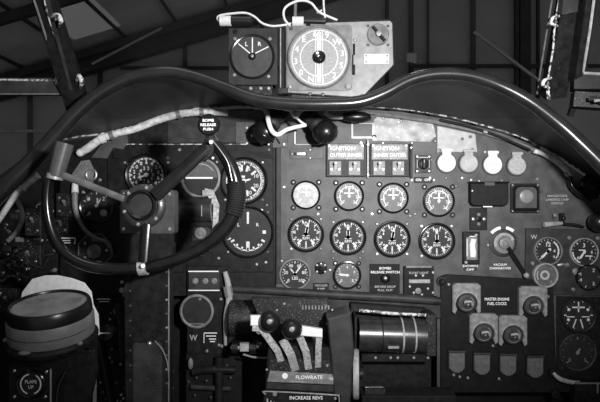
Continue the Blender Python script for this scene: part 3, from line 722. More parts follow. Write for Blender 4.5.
# conduits
def conduit(label, pts, r, m=COND, clips=(), name='conduit', rib=.06):
    it = Item(name, label, 'conduit', pts[0][0], pts[0][1], pts[0][2])
    it.add('sleeve', it.ab().tube(pts, r, 12, 10, rib=rib, ribn=1), m)
    Q = [Vector(p) for p in pts]
    for (k, t) in clips:
        a, b_ = Q[k], Q[k + 1]; c = a.lerp(b_, t); d = (b_ - a).normalized() * 2
        rr = (r[k] if isinstance(r, (list, tuple)) else r) * 1.3
        it.add('clip', it.ab().tube([tuple(c - Vector((d.x, d.y, 0))), tuple(c + Vector((d.x, d.y, 0)))], rr, 12, 1), CREAM if t < .5 else STEEL)
    return it
conduit('pale ribbed conduit curving under the hood edge above the airspeed dial', [(78, 154, -.016), (88, 148, -.018), (101, 139, -.02), (115, 134, -.02), (135, 129, -.02), (158, 120, -.02), (180, 114, -.02), (205, 112, -.02), (228, 113, -.018)],
        [3, 4.2, 3.8, 3.4, 3.4, 3.8, 3.8, 3.4, 3], clips=((0, .3), (2, .1), (2, .8), (5, .95), (6, .9), (7, .3)))
conduit('pale conduit with a white collar at the far left edge beside the wheel', [(38, 175, -.20), (30, 181, -.2), (20, 190, -.2), (12, 200, -.2), (0, 218, -.2), (-10, 232, -.2)], [3.6, 3.8, 3.4, 3, 2.8, 2.6], clips=((1, .9),))
conduit('thin hose hanging below the far left conduit', [(14, 197, -.19), (20, 206, -.19), (22, 218, -.19), (18, 230, -.19), (8, 241, -.19)], 2.3, m=MID, name='hose')
conduit('short pale conduit with a bright end at the upper right under the hood edge', [(535, 151, -.015), (545, 154, -.018), (556, 160, -.018), (565, 168, -.018), (571, 176, -.016)], [2, 3, 3.4, 3.2, 2.6], clips=((0, .1), (3, .6)))
conduit('dark hose drooping from the short pale conduit at the right', [(570, 175, -.016), (572, 186, -.018), (582, 195, -.02), (592, 198, -.02)], [2.4, 3, 3.2, 3], m=RUB, name='hose')
conduit('thin dark pipe along the panel top below the hood, upper right', [(440, 120, -.012), (470, 127, -.012), (500, 137, -.012), (530, 150, -.012)], 1.5, m=BLK, clips=((1, .5),), name='pipe', rib=0)
it = Item('ball_socket', 'dark round air outlet knob at the upper right edge under the hood', 'air outlet', 592, 186, -.02)
it.add('ball', it.mb().sphere(0, 0, 3, 11, so=.7), BLK); it.add('collar', it.mb().lathe(0, 0, [(13, 0), (13, 2), (11, 4), (10, 4), (10, 0)], 24), RIM)
it.add('pin', it.mb().tube([(4, -9, 8), (10, -15, 9)], 1.8, 10, 1), CREAM, label='bright white pin')

# ================================================================== lamps hanging under the rail, white loop of cable
def pod(label, bx, by, nx, ny, r, nr, yb, flip):
    it = Item('cockpit_lamp', label, 'lamp', bx, by, yb, group='cockpit lamps under the hood rail')
    d = Vector((nx - bx, by - ny, 0)); L = d.length; d.normalize()
    it.add('shade', it.mb().sphere(0, 0, 0, r, sz=.95, seg=24), GLOSS)
    ng = it.mb(); n = 7
    pts = [tuple(d * (r * .6 + (L - r * .2) * k / n) + Vector((0, 0, -1.5 * k))) for k in range(n + 1)]
    ng.tube(pts, [nr * (1 if k % 2 else .88) for k in range(n + 1)], 18, 3); it.add('body', ng, PANELD, label='ribbed black body')
    e = Vector((-d.y, d.x, 0))
    rg = it.mb(); c0 = -d * (r * .35)
    rg.tube([tuple(c0 + e * (r * .97) * math.cos(t * PI / 8) + Vector((0, 0, 1)) * r * .97 * math.sin(t * PI / 8) - d * (.0)) for t in range(17)], .7, 6, 2)
    it.add('shade_ring', rg, RIM)
    return it
pod('black bulbous cockpit lamp left of the white cable loop, beneath the rail', 265.5, 132, 280, 109, 12.5, 10, -.06, 1)
pod('black bulbous cockpit lamp with a ribbed neck, right of the white cable loop', 325, 132, 305, 111, 13, 9, -.06, -1)
it = Item('lamp_cable', 'thick white cable looping between the two black lamps under the rail', 'cable', 276, 133, -.09)
it.add('sheath', it.ab().tube([(255, 108, -.07), (262, 108, -.08), (267, 113, -.09), (268.5, 122, -.097), (272, 131, -.097), (278, 134.5, -.095), (286, 130, -.09), (296, 127, -.085), (306, 125, -.08)], [1.8, 2.1, 2.4, 2.4, 2.4, 2.4, 2.2, 2, 1.8], 10, 6), CABLE)
it = Item('lamp_cable', 'short white cable crossing just under the rail between the lamps', 'cable', 295, 115, -.09)
it.add('sheath', it.ab().tube([(284, 108, -.08), (291, 110, -.09), (295, 116, -.095), (299, 112, -.095), (304, 107, -.085)], 2.6, 10, 6), CABLE)
it.add('tail', it.ab().tube([(295, 116, -.09), (300, 121, -.085), (304, 124, -.08)], 1.2, 8, 4), CABLE)
it = Item('lamp_cable', 'pale ribbed cable running from the right lamp to the black capsule', 'cable', 332, 116, -.05)
it.add('sheath', it.ab().tube([(324, 112, -.06), (330, 116, -.05), (338, 117, -.04), (343, 117, -.03)], 2.4, 10, 6, rib=.08), COND)
it = Item('capsule_lamp', 'glossy black capsule-shaped lamp under the rail above the framed card', 'lamp', 356, 117, -.03)
it.add('body', it.mb().sphere(0, 0, 0, 1, sx=16, sz=5.6, so=5.6, seg=24), GLOSS); it.add('end_cap', it.mb().tube([(14, 0, 0), (20, 1, -1)], [3, 2], 12, 1), STEEL)
it.add('bracket', it.mb().box(-3, 3, -3, 3, -13.5, -3), BLK)
it = Item('card_holder', 'small pale-framed rectangular card holder on the panel under the capsule lamp', 'card holder', 363, 131)
it.add('frame', it.mb().prism(rrect(-12, 12, -8, 8, 1), 0, 1.2, .3), PALEB); it.add('card', it.mb().box(-10, 9, -5.5, 7, 1.2, 1.5), PANEL); it.add('clip', it.mb().lathe(11, -6, [(2.2, 1.2), (2.2, 2.6), (0, 2.8)], 12), RIM)
it = Item('card_holder', 'thin framed blank card holder between the two bulbous lamps', 'card holder', 307, 137)
it.add('frame', it.mb().prism(rrect(-12.5, 12, -8, 9), 0, .9, .2), PANEL); it.add('edge', it.mb().box(-12.5, -11.5, -7, 8, .9, 1.3), WHITE); it.add('edge', it.mb().box(-12, 12, -8, -7.2, .9, 1.2), DIMW)
it = Item('bomb_switch_strip', 'narrow strip with white-marked latch left of the ignition switches', 'latch', 303, 154)
it.add('strip', it.mb().box(-13, 20, -5, 5, 0, 1.2, .3), PANEL); it.add('latch', it.mb().box(-9, 4, -1.2, 1.2, 1.2, 2.6, .3), BLK); it.add('pointer', it.mb().prism([(-6, -1), (2, -1.4), (3, 0), (2, 1.4), (-6, 1)], 2.6, 3), WHITE)
for x, z in ((7, 4), (7, -4), (-11, 0)): screw(it, x, z, 1.2, 1.4, SCREWD)
it = Item('socket_plate', 'grey square plate with white rivets left of the first bulbous lamp', 'plate', 262, 136)
it.add('plate', it.mb().box(-26, 26, -12, 14, 0, 1.6, .4), PANEL)
for x, y in ((247, 128), (247, 143.5), (262, 144), (268.5, 144.5), (284, 144.5), (252, 136)): screw(it, x - 262, 136 - y, 1.6, 1.5, SCREW)
it.add('cord', it.mb().tube([(8, 8, 2), (18, -8, 3)], .7, 6, 1), DARK)

# ================================================================== control wheel and column
YW = -.33
it = Item('control_column', 'black pilot control wheel on its riveted column at the left', 'control wheel', 143, 402, -.25)
CW = it
def A(): return it.ab()
rimpts = [(60, 158, YW), (50, 175, YW), (46.5, 198, YW), (49, 222, YW), (57, 243, YW), (70, 257, YW), (88, 265.5, YW), (112, 269, YW), (143, 267.5, YW), (172, 261, YW), (200, 249, YW), (220, 234, YW), (232, 217, YW), (236.5, 198, YW), (235, 180, YW), (229, 163, YW), (220, 149, YW), (211, 140, YW)]
it.add('rim', A().tube(rimpts, [5.5, 5.2, 5.2, 5.4, 5.6, 5.8, 6, 6.2, 6, 6, 6.4, 7, 7.4, 7.4, 7.2, 7, 6.6, 6], 16, 6), RIM)
it.add('grip', A().tube([(65, 143, YW - .005), (56, 176, YW - .005)], [8.8, 7.6], 20, 1), mat('grip_metal', .16, .28, metal=.5, var=.2, bump=.1), label='grey metal sleeve grip')
rg = A(); N = 14
pts = [(229.5, 164 + 52 * 0, YW)]
path = catmull([Vector(p) for p in rimpts], 8)
seg = [p for p in path if p.x > 228 and 181 < p.y < 216]
rg.tube([tuple(p) for p in seg], 9.3, 18, 2, rib=.07, ribn=1); it.add('ribbed_grip', rg, RUB, label='ribbed rubber grip')
it.add('rim_clamp', A().tube([(139, 268, YW), (147, 267, YW)], 8, 14, 1), ALU, label='bright metal clamp')
it.add('clamp_bolt', A().tube([(143, 266, YW - .012), (143, 266, YW - .022)], 2, 10, 1), SCREW)
it.add('collar', A().tube([(55.5, 174, YW - .004), (54.5, 179, YW - .004)], 8, 14, 1), ALU)
def spoke(a, b_, w1, w2, m=RIM): return A().tube([(*a, YW - .005), (*b_, YW - .012)], [w1, w2], 12, 1, flat=.55)
it.add('spoke', spoke((60, 174), (124, 199), 3.6, 3.4), mat('spoke_metal', .12, .35, var=.3, chip=.05, chipcol=.3, bump=.15))
it.add('spoke', spoke((209, 146), (155, 196), 6.2, 7), RIM)
it.add('spoke', spoke((146, 222), (143, 262), 5.5, 5), RIM)
# hub
hb = MB(US(YW)); 
offx, offz = (144.5 - 143) , 0
def hubloc(px, py, y): return P(px, py, y) - P(143, 402, -.25)
hub = MB(US(YW)); hub.lathe(0, 0, [(15, -14), (20, -8), (22, 0), (21.5, 4), (19, 6), (16, 6.4), (15.6, 3)], 40)
h = it.add('hub', hub, mat('hub_black', .03, .3, var=.3, chip=.05, chipcol=.2, bump=.2)); h.location = hubloc(144, 206, YW)
hc = MB(US(YW)); hc.lathe(0, 0, [(15.4, -2), (15.4, 5), (13.6, 7.4), (13.2, 5), (11, 3), (0, 2.2)], 36)
hcap = it.add('hub_cap', hc, GLOSS, label='glossy black hub cap'); hcap.location = hubloc(142, 205, YW)
for k in range(6):
    a = k * PI / 3 + .3; s_ = screw(it, 0, 0, 0, 1.6); s_.location = hubloc(144, 206, YW) + Vector((18.5 * US(YW) * math.cos(a), -6 * US(YW), 18.5 * US(YW) * math.sin(a)))
# top right chain guard with label cap
it.add('guard', A().tube([(213, 138, YW), (208, 150, YW), (200, 158, YW)], [8, 7, 6], 10, 3), BLKCHIP)
cp = MB(US(YW)); cp.lathe(0, 0, [(11, -3), (11, 2), (9.5, 4), (0, 4.5)], 28)
c_ = it.add('label_cap', cp, RIM); c_.location = hubloc(209, 125, YW)
cl = MB(US(YW)); cl.text('BOMB\nRELEASE\nPUSH', 0, 3.8, 3.8, 4.8, 1.1)
c2 = it.add('lettering', cl, WHITE, parent=c_)
it.add('rim_highlight', A().tube([(212, 140, YW - .012), (220, 150, YW - .014), (228, 163, YW - .013), (232, 181, YW - .012)], [.7, .5, .5, .5], 8, 5), STEEL, label='thin bright strip imitating a highlight on the rim')  # highlight along the black rim, modelled as a thin steel strip
it.add('guard_bolt', A().tube([(211, 142, YW - .01), (211, 142, YW - .024)], 1.9, 12, 1), SCREW)
it.add('guard_bolt', A().tube([(213, 158, YW - .005), (213, 158, YW - .016)], 1.2, 10, 1), SCREW)
# column behind the wheel
YC = -.24
col = MB(US(YC)); col.prism([(-22, -210), (22, -210), (24, -3), (24, 34), (-24, 34), (-24, -3)], -10, 3, 1.2)
c3 = it.add('column', col, BLK); c3.location = P(148, 230, YC) - P(143, 402, -.25)
hp = MB(US(YC)); hp.box(-27, 27, -4, 40, -14, 5, 1.2, r=3); c4 = it.add('head_plate', hp, mat('head_plate', .05, .4, var=.3, chip=.04, chipcol=.3, bump=.2), parent=c3)
for x, z in ((23, 1), (-23, 1), (23, 36), (-23, 36)): screw(it, x, z, 5, 1.7, parent=c3)
hs = MB(US(YC)); hs.tube([(-4, 24, 3), (-4, 24, 36)], 9, 16, 1); it.add('wheel_shaft', hs, BLK, parent=c3)
for k in range(9): screw(it, 19.5, -42 - 14 * k, 3, 1.2, random.choice((SCREWD, SCREW)), parent=c3)
for k in range(8): screw(it, -17, -46 - 15 * k, 3, 1.1, SCREWD, parent=c3)
it.add('edge_strip', MB(US(YC)).box(21, 22.2, -190, -38, 3, 4, .2), MID, parent=c3)
it.add('access_door', MB(US(YC)).box(-14, 15, -172, -112, 3, 4, .4, r=3), PANELD, parent=c3)
it.add('chain_cover', MB(US(YC)).prism([(-18, -40), (-12, -40), (-22, -66), (-25, -66)], 3, 5, .4), BLK, parent=c3)
it.add('wire', MB(US(YC)).tube([(8, -110, 4), (16, -118, 6), (21, -132, 6), (22, -150, 4)], .7, 6, 5), STEEL, parent=c3)
it.add('pin', MB(US(YC)).sphere(3, -112, 5, 2.4, seg=12), SCREW, parent=c3)

# ================================================================== compass, lower left
YK = -.38
tilt = Matrix.Rotation(math.radians(76), 3, 'X')   # turn the out axis upwards, leaning to the pilot
it = Item('magnetic_compass', 'large round black compass bowl with a pale grey ring, lower left corner', 'compass', 51, 318, YK)
M3 = Matrix.Rotation(math.radians(-79), 3, 'X')
def klathe(prof, seg=48): return it.mb().lathe(0, 0, prof, seg, 0, M3)
it.add('base_flange', klathe([(36, -26), (43, -24), (43.5, -20), (40, -17), (28, -17)]), BLK)
it.add('grid_ring', klathe([(36, -17), (40, -16.5), (40.5, -14), (40.5, 1), (39.5, 4), (36, 5)]), mat('compass_ring', .17, .45, var=.2, scale=60, chip=.03, chipcol=.3, bump=.2), label='pale grey ring band')
it.add('bowl_rim', klathe([(36, 3), (39, 4), (39.5, 8), (38.8, 14), (37.5, 16.5), (36, 17), (35, 15.5), (34.6, 12)]), GLOSS)
it.add('dial_card', klathe([(34.8, 12), (34.8, 14), (0, 14)]), mat('compass_card', .42, .4, var=.3, scale=40, chip=.05, chipcol=.25, bump=.0))
it.add('glass', klathe([(34.8, 15.4), (34.8, 16), (0, 16)]), GLASS)
nd = it.mb()
for a in range(0, 360, 15):
    t = math.radians(a); 
    p0 = M3 @ Vector((30 * math.cos(t), 30 * math.sin(t), 14.3)); p1 = M3 @ Vector((33.5 * math.cos(t), 33.5 * math.sin(t), 14.3))
    nd.tube([tuple(p0), tuple(p1)], .3, 4, 1)
for a in (70, 250):
    p0 = M3 @ Vector((3 * math.cos(a), 3 * math.sin(a), 14.6)); t = math.radians(a); p1 = M3 @ Vector((28 * math.cos(t), 28 * math.sin(t), 14.6)); nd.tube([tuple(p0), tuple(p1)], .5, 5, 1)
it.add('needle', nd, DIMW)
cl = it.mb()
for ang in (-100, -30, 200):
    t = math.radians(ang); p0 = M3 @ Vector((41 * math.cos(t), 41 * math.sin(t), -15)); p1 = M3 @ Vector((41.5 * math.cos(t), 41.5 * math.sin(t), -17))
    it.add('clamp', it.mb().sphere(p1.x, p1.y, p1.z, 3, sx=2 if ang == -100 else 1, sz=.8, seg=10), MID)
ln = it.mb(); ln.tube([tuple(M3 @ Vector((40.5 * math.cos(math.radians(a)), 40.5 * math.sin(math.radians(a)), -7))) for a in range(-160, -15, 12)], .35, 5, 2); it.add('groove', ln, DARK)
it = Item('deflector_plate', 'white curved plate standing behind the compass bowl', 'plate', 60, 300, -.30)
it.add('plate', it.mb().prism(pp([(18, 312), (22, 292), (32, 279), (45, 275.5), (58, 275.5), (72, 278.5), (84, 283), (91, 292), (93, 305), (98, 315), (99, 335), (95, 338), (88, 325), (60, 330)], 60, 300), -2, 0, .4), CREAM)
it.add('post', it.mb().box(32.5, 35.5, -130, -63, -3, 0, .4), MID)
it.add('link_bar', it.mb().box(28, 36, -66, -20, -5, -2), BLK)
it = Item('compass_bracket', 'black bracket arm carrying the compass bowl', 'bracket', 60, 380, YK)
it.add('arm', it.mb().prism([(-25, 22), (30, 26), (34, 8), (18, -60), (-30, -60)], -14, -8, 1), BLK)
it.add('brace', it.mb().tube([(4, 8, -4), (-2, -8, 0), (-4, -40, 0)], 1.6, 8, 3), RIM)
it = Item('flap_indicator', 'small square black dial with broken white rings in the bottom left corner', 'gauge', 31, 384, -.37)
it.add('box', it.mb().box(-23, 20, -26, 17, -12, -1, .6), BLK)
it.add('bezel', it.mb().lathe(0, 0, [(14.5, -1), (14.5, 1), (13.5, 1.8), (12.5, 1.4), (12.5, 0)], 32), RIM); it.add('dial_face', it.mb().lathe(0, 0, [(12.6, -.5), (12.6, .4), (0, .4)], 28), FACE)
it.add('markings', it.mb().arc(0, 0, 10, 1.3, 100, 250, .5).arc(0, 0, 10, 1.3, -70, 60, .5).text('FLAPS\nUP', 0, 2.2, 4.6, .5), WHITE)
for x, z in ((-17, 13), (15, 12), (-17, -13), (14, -13)): screw(it, x, z, -1, 1.6)
it.add('edge_strip', it.mb().box(19, 20.2, -26, 15, -1, 0), DIMW)

# ================================================================== lower centre-left plate and clutter
it = Item('undercarriage_panel', 'narrow black plate with half-seen dial and white W, below the wheel right', 'sub-panel', 206, 310, -.01)
it.add('plate', it.mb().box(-19, 20, -44, 44, -5, 0, .5), BLK)
it.add('switch_block', it.mb().box(-17, 14, 21, 39, 0, 3, .6), PANELD)
it.add('edge_strip', it.mb().box(-17, 13, 38.5, 39.6, 2.6, 3.4).box(-17, 14, 19.6, 20.6, 2, 3), WHITE)
for x in (-10, 0, 9): it.add('button', it.mb().lathe(x, 29.5, [(3, 3), (3, 4), (1.8, 4.6), (1.6, 4), (0, 4)], 14), MID)
it.add('bezel', it.mb().lathe(-9, -1, [(17, 0), (17, 2), (15.5, 3), (14.5, 2.4), (14.5, 0)], 32), MID); it.add('dial_face', it.mb().lathe(-9, -1, [(14.6, 0), (14.6, .6), (0, .6)], 28), FACE)
it.add('dial_bar', it.mb().box(-20, 2, -14, -13, 1, 1.8), MID)
it.add('lettering', it.mb().text('W', -12.5, -28, 8, .1, .9), DIMW)
it.add('lettering', it.mb().tick(-2, -23, 11, -23, .9, 0).tick(0, -26, 10, -26, .9, 0).tick(3, -29, 10, -29, .9, 0).tick(4, -31.5, 9, -31.5, .9, 0).tick(-2, -23, -2, -33, .6, 0), WHITE)
for x, z in ((15, 11), (1, -41), (-6, 11), (16, -36), (13, -35)): screw(it, x, z, 0, 1.6)
it = Item('vertical_pipe', 'pale worn vertical pipe beside the narrow black plate', 'pipe', 229, 310, -.02)
it.add('pipe', it.ab().tube([(225, 272, -.02), (228, 284, -.025), (229, 300, -.025), (226, 318, -.025), (226, 345, -.02)], [2.4, 3, 3.4, 2.8, 2.2], 10, 6), PALE)
it.add('union', it.ab().tube([(227, 286, -.025), (229, 296, -.025)], 4.6, 8, 1), MID)
it = Item('ventilation_cylinder', 'dark cylindrical canister left of the throttle knobs', 'canister', 243, 318, -.03)
it.add('body', it.mb().tube([(-12, 0, 0), (12, 0, 0)], 18, 24, 1), BLKCHIP); it.add('band', it.mb().tube([(5, 0, 0), (7, 0, 0)], 18.6, 24, 1), PANELD)
it.add('bracket', it.mb().box(-14, 14, -24, -17, -10, 4), BLK)
it = Item('rod_linkage', 'rod with two black rollers and a pale block beneath the dark canister', 'linkage', 245, 348, -.08)
it.add('rod', it.mb().tube([(-14, 0, 0), (14, 1, 0)], 2, 10, 1), STEEL); it.add('block', it.mb().box(-5, 4, -3, 5, -3, 3, .6), PALE)
for x in (-10, 8): r_ = it.add('roller', it.mb().tube([(x - 3, 0, 0), (x + 3, 0, 0)], 5.5, 16, 1), GLOSS); 
it.add('rail', it.mb().tube([(-2, -7, -2), (10, -10, -2), (26, -11, -3), (40, -10, -4)], 1.1, 8, 4), MID)
it.add('bracket', it.mb().box(-14, 20, -4, 4, -20, -6), BLK)

# lower-left clutter on the cockpit side
def knobthing(name, label, cat, px, py, y, r, m=RIM, cap=None, ln=6):
    it = Item(name, label, cat, px, py, y)
    it.add('stem', it.mb().tube([(0, 0, -ln * 3), (0, 0, 0)], r * .45, 10, 1), BLK)
    it.add('knob', it.mb().lathe(0, 0, [(r * .7, -2), (r, 0), (r, r * .5), (r * .8, r * .8), (0, r * .85)], 22), m)
    if cap: it.add('mark', it.mb().box(-r * .5, r * .5, -.5, .5, r * .85, r * .95), cap)
    return it
knobthing('brake_control', 'round black knob with a white line, right of the compass', 'knob', 108, 331, -.08, 9.5, RIM, WHITE)
knobthing('trim_control', 'pale small knob left of the riveted column top', 'knob', 117, 311, -.06, 3.5, MID)
knobthing('cock_knob', 'small pale stud beside the riveted column', 'knob', 122, 290, -.08, 2.6, SCREW)
knobthing('stud', 'bright stud just under the wheel rim, between the compass and the column', 'stud', 122, 282, -.05, 1.8, SCREW)
knobthing('stud', 'bright stud above the white plate behind the compass', 'stud', 55, 270, -.12, 2.2, SCREW)
knobthing('stud', 'bright stud on the dark side wall at the far left', 'stud', 16, 251, -.12, 2.2, SCREW)
it = Item('placard', 'small dark label with white lines above the round black knob with a line', 'label plate', 103, 301, -.02)
it.add('plate', it.mb().box(-8, 9, -4, 5, -2, 0, .2), BLK); it.add('lettering', it.mb().tick(-6, 2, 7, 2, .9, 0).tick(-4, -.5, 6, -.5, .8, 0), WHITE)
it = Item('side_panel_box', 'black equipment box behind the compass and column, lower left', 'equipment box', 105, 350, -.01)
it.add('case', it.mb().box(-40, 62, -80, 52, -14, -4, 1), BLK)
random.seed(11)
for k in range(30):
    screw(it, random.uniform(-10, 24), random.uniform(-60, 46), -4, random.uniform(.9, 1.7), random.choice((SCREW, SCREWD, SCREWD)))
lv = [((126, 275), (133, 300), 1.3, MID), ((118, 305), (122, 360), 3, BLKCHIP), ((100, 340), (112, 402), 5, RIM), ((130, 310), (127, 360), 1.4, BLKCHIP), ((128, 290), (128, 390), 2.2, BLK)]
for k, (a, c, r, m) in enumerate(lv):
    it2 = Item('control_rod', ('thin pale slanting rod at the upper left of the riveted column', 'chipped dark rod left of the column between knob and floor', 'thick black rod rising right of the compass', 'thin chipped rod along the left edge of the column',
               'long dark rod left of the riveted column')[k], 'rod', a[0], a[1], -.07)
    it2.add('rod', it2.ab().tube([(*a, -.07), (*c, -.07)], r, 10, 1), m); it2.add('end', it2.ab().tube([(a[0], a[1] - 2, -.07), (a[0], a[1] + 3, -.07)], r * 1.5, 10, 1), STEEL if r < 2.5 else m)
# left side-wall fittings
for k, (x, y, w, h, lab) in enumerate(((66, 205, 9, 12, 'small dark switch block inside the left of the wheel'), (62, 225, 7, 8, 'tiny dark switch block above the three-line label'), (12, 268, 12, 9, 'dim fitting box at the far left above the compass'),
                                       (30, 255, 12, 10, 'dim fitting box left of the lower wheel rim'), (34, 222, 8, 14, 'narrow dim fitting left of the wheel rim'), (8, 300, 10, 12, 'dark clip box left of the compass'))):
    yy = -.004 if x > 60 else -.03
    it = Item('switch_block', lab, 'switch box', x, y, yy); it.add('case', it.mb().box(-w, w, -h, h, -4 if x < 60 else 0, 3, .8), BLKCHIP)
    it.add('toggle', it.mb().tube([(0, 0, 3), (1, 4, 8)], [1.4, 1.8], 8, 1), MID)
    for sx, sz in ((-.6, .6), (.6, -.6), (-.6, -.5)): screw(it, w * sx, h * sz, 3, 1.2, random.choice((SCREW, SCREWD)))
it = Item('cable_bundle', 'tangle of thin dark cables on the far left side wall', 'cables', 25, 262, -.1)
for pts in (((0, 262), (12, 258), (22, 262), (34, 270)), ((14, 256), (20, 266), (18, 280)), ((24, 252), (30, 264), (44, 268)), ((0, 282), (10, 276), (20, 278))):
    it.add('cable', it.ab().tube([(x, y, -.1) for x, y in pts], 1.1, 8, 5), BLKCHIP)

random.seed(21)
it = Item('wiring_board', 'dim board crowded with studs and small pipes on the left, outside the wheel rim', 'equipment board', 30, 240, .0)
it.add('board', it.mb().box(-50, 26, -60, 42, -6, -3, .5), BLK)
for k in range(34): screw(it, random.uniform(-34, 24), random.uniform(-54, 38), -3, random.uniform(.9, 2), random.choice((SCREW, SCREWD, SCREWD)))
for k in range(9):
    x, z = random.uniform(-28, 16), random.uniform(-48, 30)
    it.add('pipe', it.mb().tube([(x, z, -2), (x + random.uniform(-6, 8), z + random.uniform(4, 12), 0), (x + random.uniform(-4, 12), z + random.uniform(10, 20), -2)], random.uniform(.6, 1.2), 6, 5), random.choice((MID, BLKCHIP, PANELD)))
for k in range(5):
    x, z = random.uniform(-28, 16), random.uniform(-45, 30)
    it.add('terminal_block', it.mb().box(x - 4, x + 4, z - 2.5, z + 2.5, -3, -1, .4), random.choice((MID, PANELD)))
it = Item('rudder_linkage', 'dim horizontal tubes and a pale capsule under the narrow black plate', 'linkage', 205, 375, -.02)
it.add('capsule', it.mb().sphere(-14, 12, 2, 3, sx=.9, sz=2, seg=12), MID, label='pale capsule')
it.add('tube', it.mb().tube([(-12, 3, 0), (4, 6, 1), (30, 5, 0)], 4, 12, 4), BLK)
it.add('tube', it.mb().tube([(14, 18, 0), (14, -30, 0)], 4.5, 12, 1), BLK)
it.add('tube', it.mb().tube([(-14, -12, 0), (26, -14, 0)], 2.4, 10, 1), PANELD)
it.add('back_plate', it.mb().box(-20, 36, -40, 20, -10, -6), DARK)
for x, z in ((-16, -6), (-8, -2), (2, -5), (22, 10), (26, -2), (-10, -20), (6, -22)): screw(it, x, z, 1 if abs(z) > 8 else 2, 1.2, SCREWD)
it = Item('control_rod', 'thin chipped rod with studs along the right of the riveted column', 'rod', 170, 300, -.04)
it.add('rod', it.ab().tube([(171, 272, -.04), (172, 402, -.04)], 1.4, 8, 1), BLKCHIP)
for y in (290, 316, 338, 352, 371, 388): it.add('lug', it.ab().tube([(169, y, -.045), (173, y + 1, -.045)], 1.7, 8, 1), MID)

# ================================================================== throttle quadrant
YQ = -.16
it = Item('throttle_quadrant', 'throttle quadrant with two round black knobs and chipped pale levers at bottom centre', 'throttle', 305, 375, YQ)
it.add('casing', it.mb().prism(pp([(268, 345), (336, 348), (344, 430), (262, 430)], 305, 375), -30, 0, 1.2), BLK)
it.add('side_cheek', it.mb().prism(pp([(327, 318), (351, 312), (354, 350), (348, 430), (336, 430), (332, 372)], 305, 375), -34, 4, 1.5), mat('cheek_black', .03, .35, var=.3, bump=.2))
it.add('back_guard', it.mb().prism(pp([(248, 303), (330, 304), (332, 372), (270, 368), (258, 330)], 305, 375), -36, -30, 1), BLKCHIP)
pl = it.add('upper_plate', it.mb().prism(pp([(270, 370), (338, 374), (339, 384), (267, 381)], 305, 375), 0, 3, .5), MID)
it.add('lettering', it.mb().text('FLOWRATE', 4, -1.5, 5.2, 3.05), WHITE, parent=pl); it.add('emblem', it.mb().prism(circ(-20, .2, 2.9, 16), 3, 3.3), WHITE, parent=pl)
it.add('lettering', it.mb().tick(-15, -5, 2, -6, .5, 3).box(24, 31, -4, -1, 3, 3.2), DIMW, parent=pl)
pl = it.add('middle_plate', it.mb().prism(pp([(267, 382), (339, 385.5), (340, 392), (266, 388)], 305, 375), 0, 2, .4), PANELD)
pl = it.add('lower_plate', it.mb().prism(pp([(264, 389), (341, 393), (343, 420), (262, 420)], 305, 375), 0, 4, .8), BLK)
it.add('border', it.mb().tube([(-39, -18, 4), (-37, -15, 4), (28, -18.5, 4), (33, -20, 4), (34, -24, 4), (33, -40, 4)], .7, 6, 3), PALE, parent=pl)
it.add('lettering', it.mb().text('INCREASE REVS', 1, -21.5, 4.8, 4.05), WHITE, parent=pl)
it.add('knurled_edge', it.mb().box(-38, -36.6, -38, -22, 4, 5).box(-34.5, -33.2, -38, -24, 4, 5).box(-31, -30, -38, -25, 4, 5), DIMW, parent=pl)
screw(it, -30, -17.5, 4, 2.4, MID, parent=pl); screw(it, 30, -22, 4, 1.5, parent=pl)
it.add('slot_comb', it.mb().prism(pp([(270, 358), (330, 360), (334, 373), (268, 370)], 305, 375), -4, 2, .4), BLKCHIP)
def lever(path, w, m=ALU): 
    L = it.mb(); pts = [(x - 305, 375 - y, o) for x, y, o in path]
    for a, b_ in zip(pts, pts[1:]): L.bar(a, b_, w, 2.2)
    return it.add('lever', L, m)
l1 = lever([(253, 326, 6), (262, 327, 6), (278, 350, 4), (282, 364, 0)], 6.5)
l2 = lever([(283, 337, 10), (291, 352, 8), (296, 372, 0)], 8)
l3 = lever([(300, 335, 8), (306, 350, 6), (309, 372, 0)], 7)
l4 = lever([(319, 333, 8), (318, 348, 6), (318, 370, 0)], 6)
it.add('crossbar', it.mb().box(-54, -40, 51, 61, 3, 8, .8), CREAM, label='white crossbar block')
k1 = it.add('knob', it.mb().sphere(-34.5, 56, 10, 10.5, seg=28), GLOSS, label='glossy round black knob')
it.add('knob_screw', it.mb().lathe(-34.5, 58, [(2.4, 19), (2.4, 21.2), (0, 21.6)], 12), SCREW, parent=k1)
k2 = it.add('knob', it.mb().sphere(-13, 49, 12, 10.5, seg=28), GLOSS, label='glossy round black knob')
it.add('knob_screw', it.mb().lathe(-13, 51, [(2.4, 21), (2.4, 23.2), (0, 23.6)], 12), SCREW, parent=k2)
it.add('crossbar', it.mb().prism([(-5, 51.5), (17, 48), (17, 40), (-5, 42)], 5, 11, .8), CREAM, label='white crossbar block')
it.add('link', it.mb().tube([(-52, 50, 4), (-46, 42, 3), (-40, 44, 3), (-30, 30, 3)], .9, 6, 3), STEEL)
random.seed(5)
for k in range(12): screw(it, random.uniform(-40, 26), random.uniform(-1, 14) if k < 6 else random.uniform(14, 70), 2 if k < 6 else -30, 1.3)
screw(it, 27, 66, 4, 1.1)
# small teeth rack behind levers
tb = it.mb()
for k in range(9): tb.box(-3 + k * 3.4, -1.4 + k * 3.4, 60, 64, -30, -27)
it.add('rack', tb, MID)

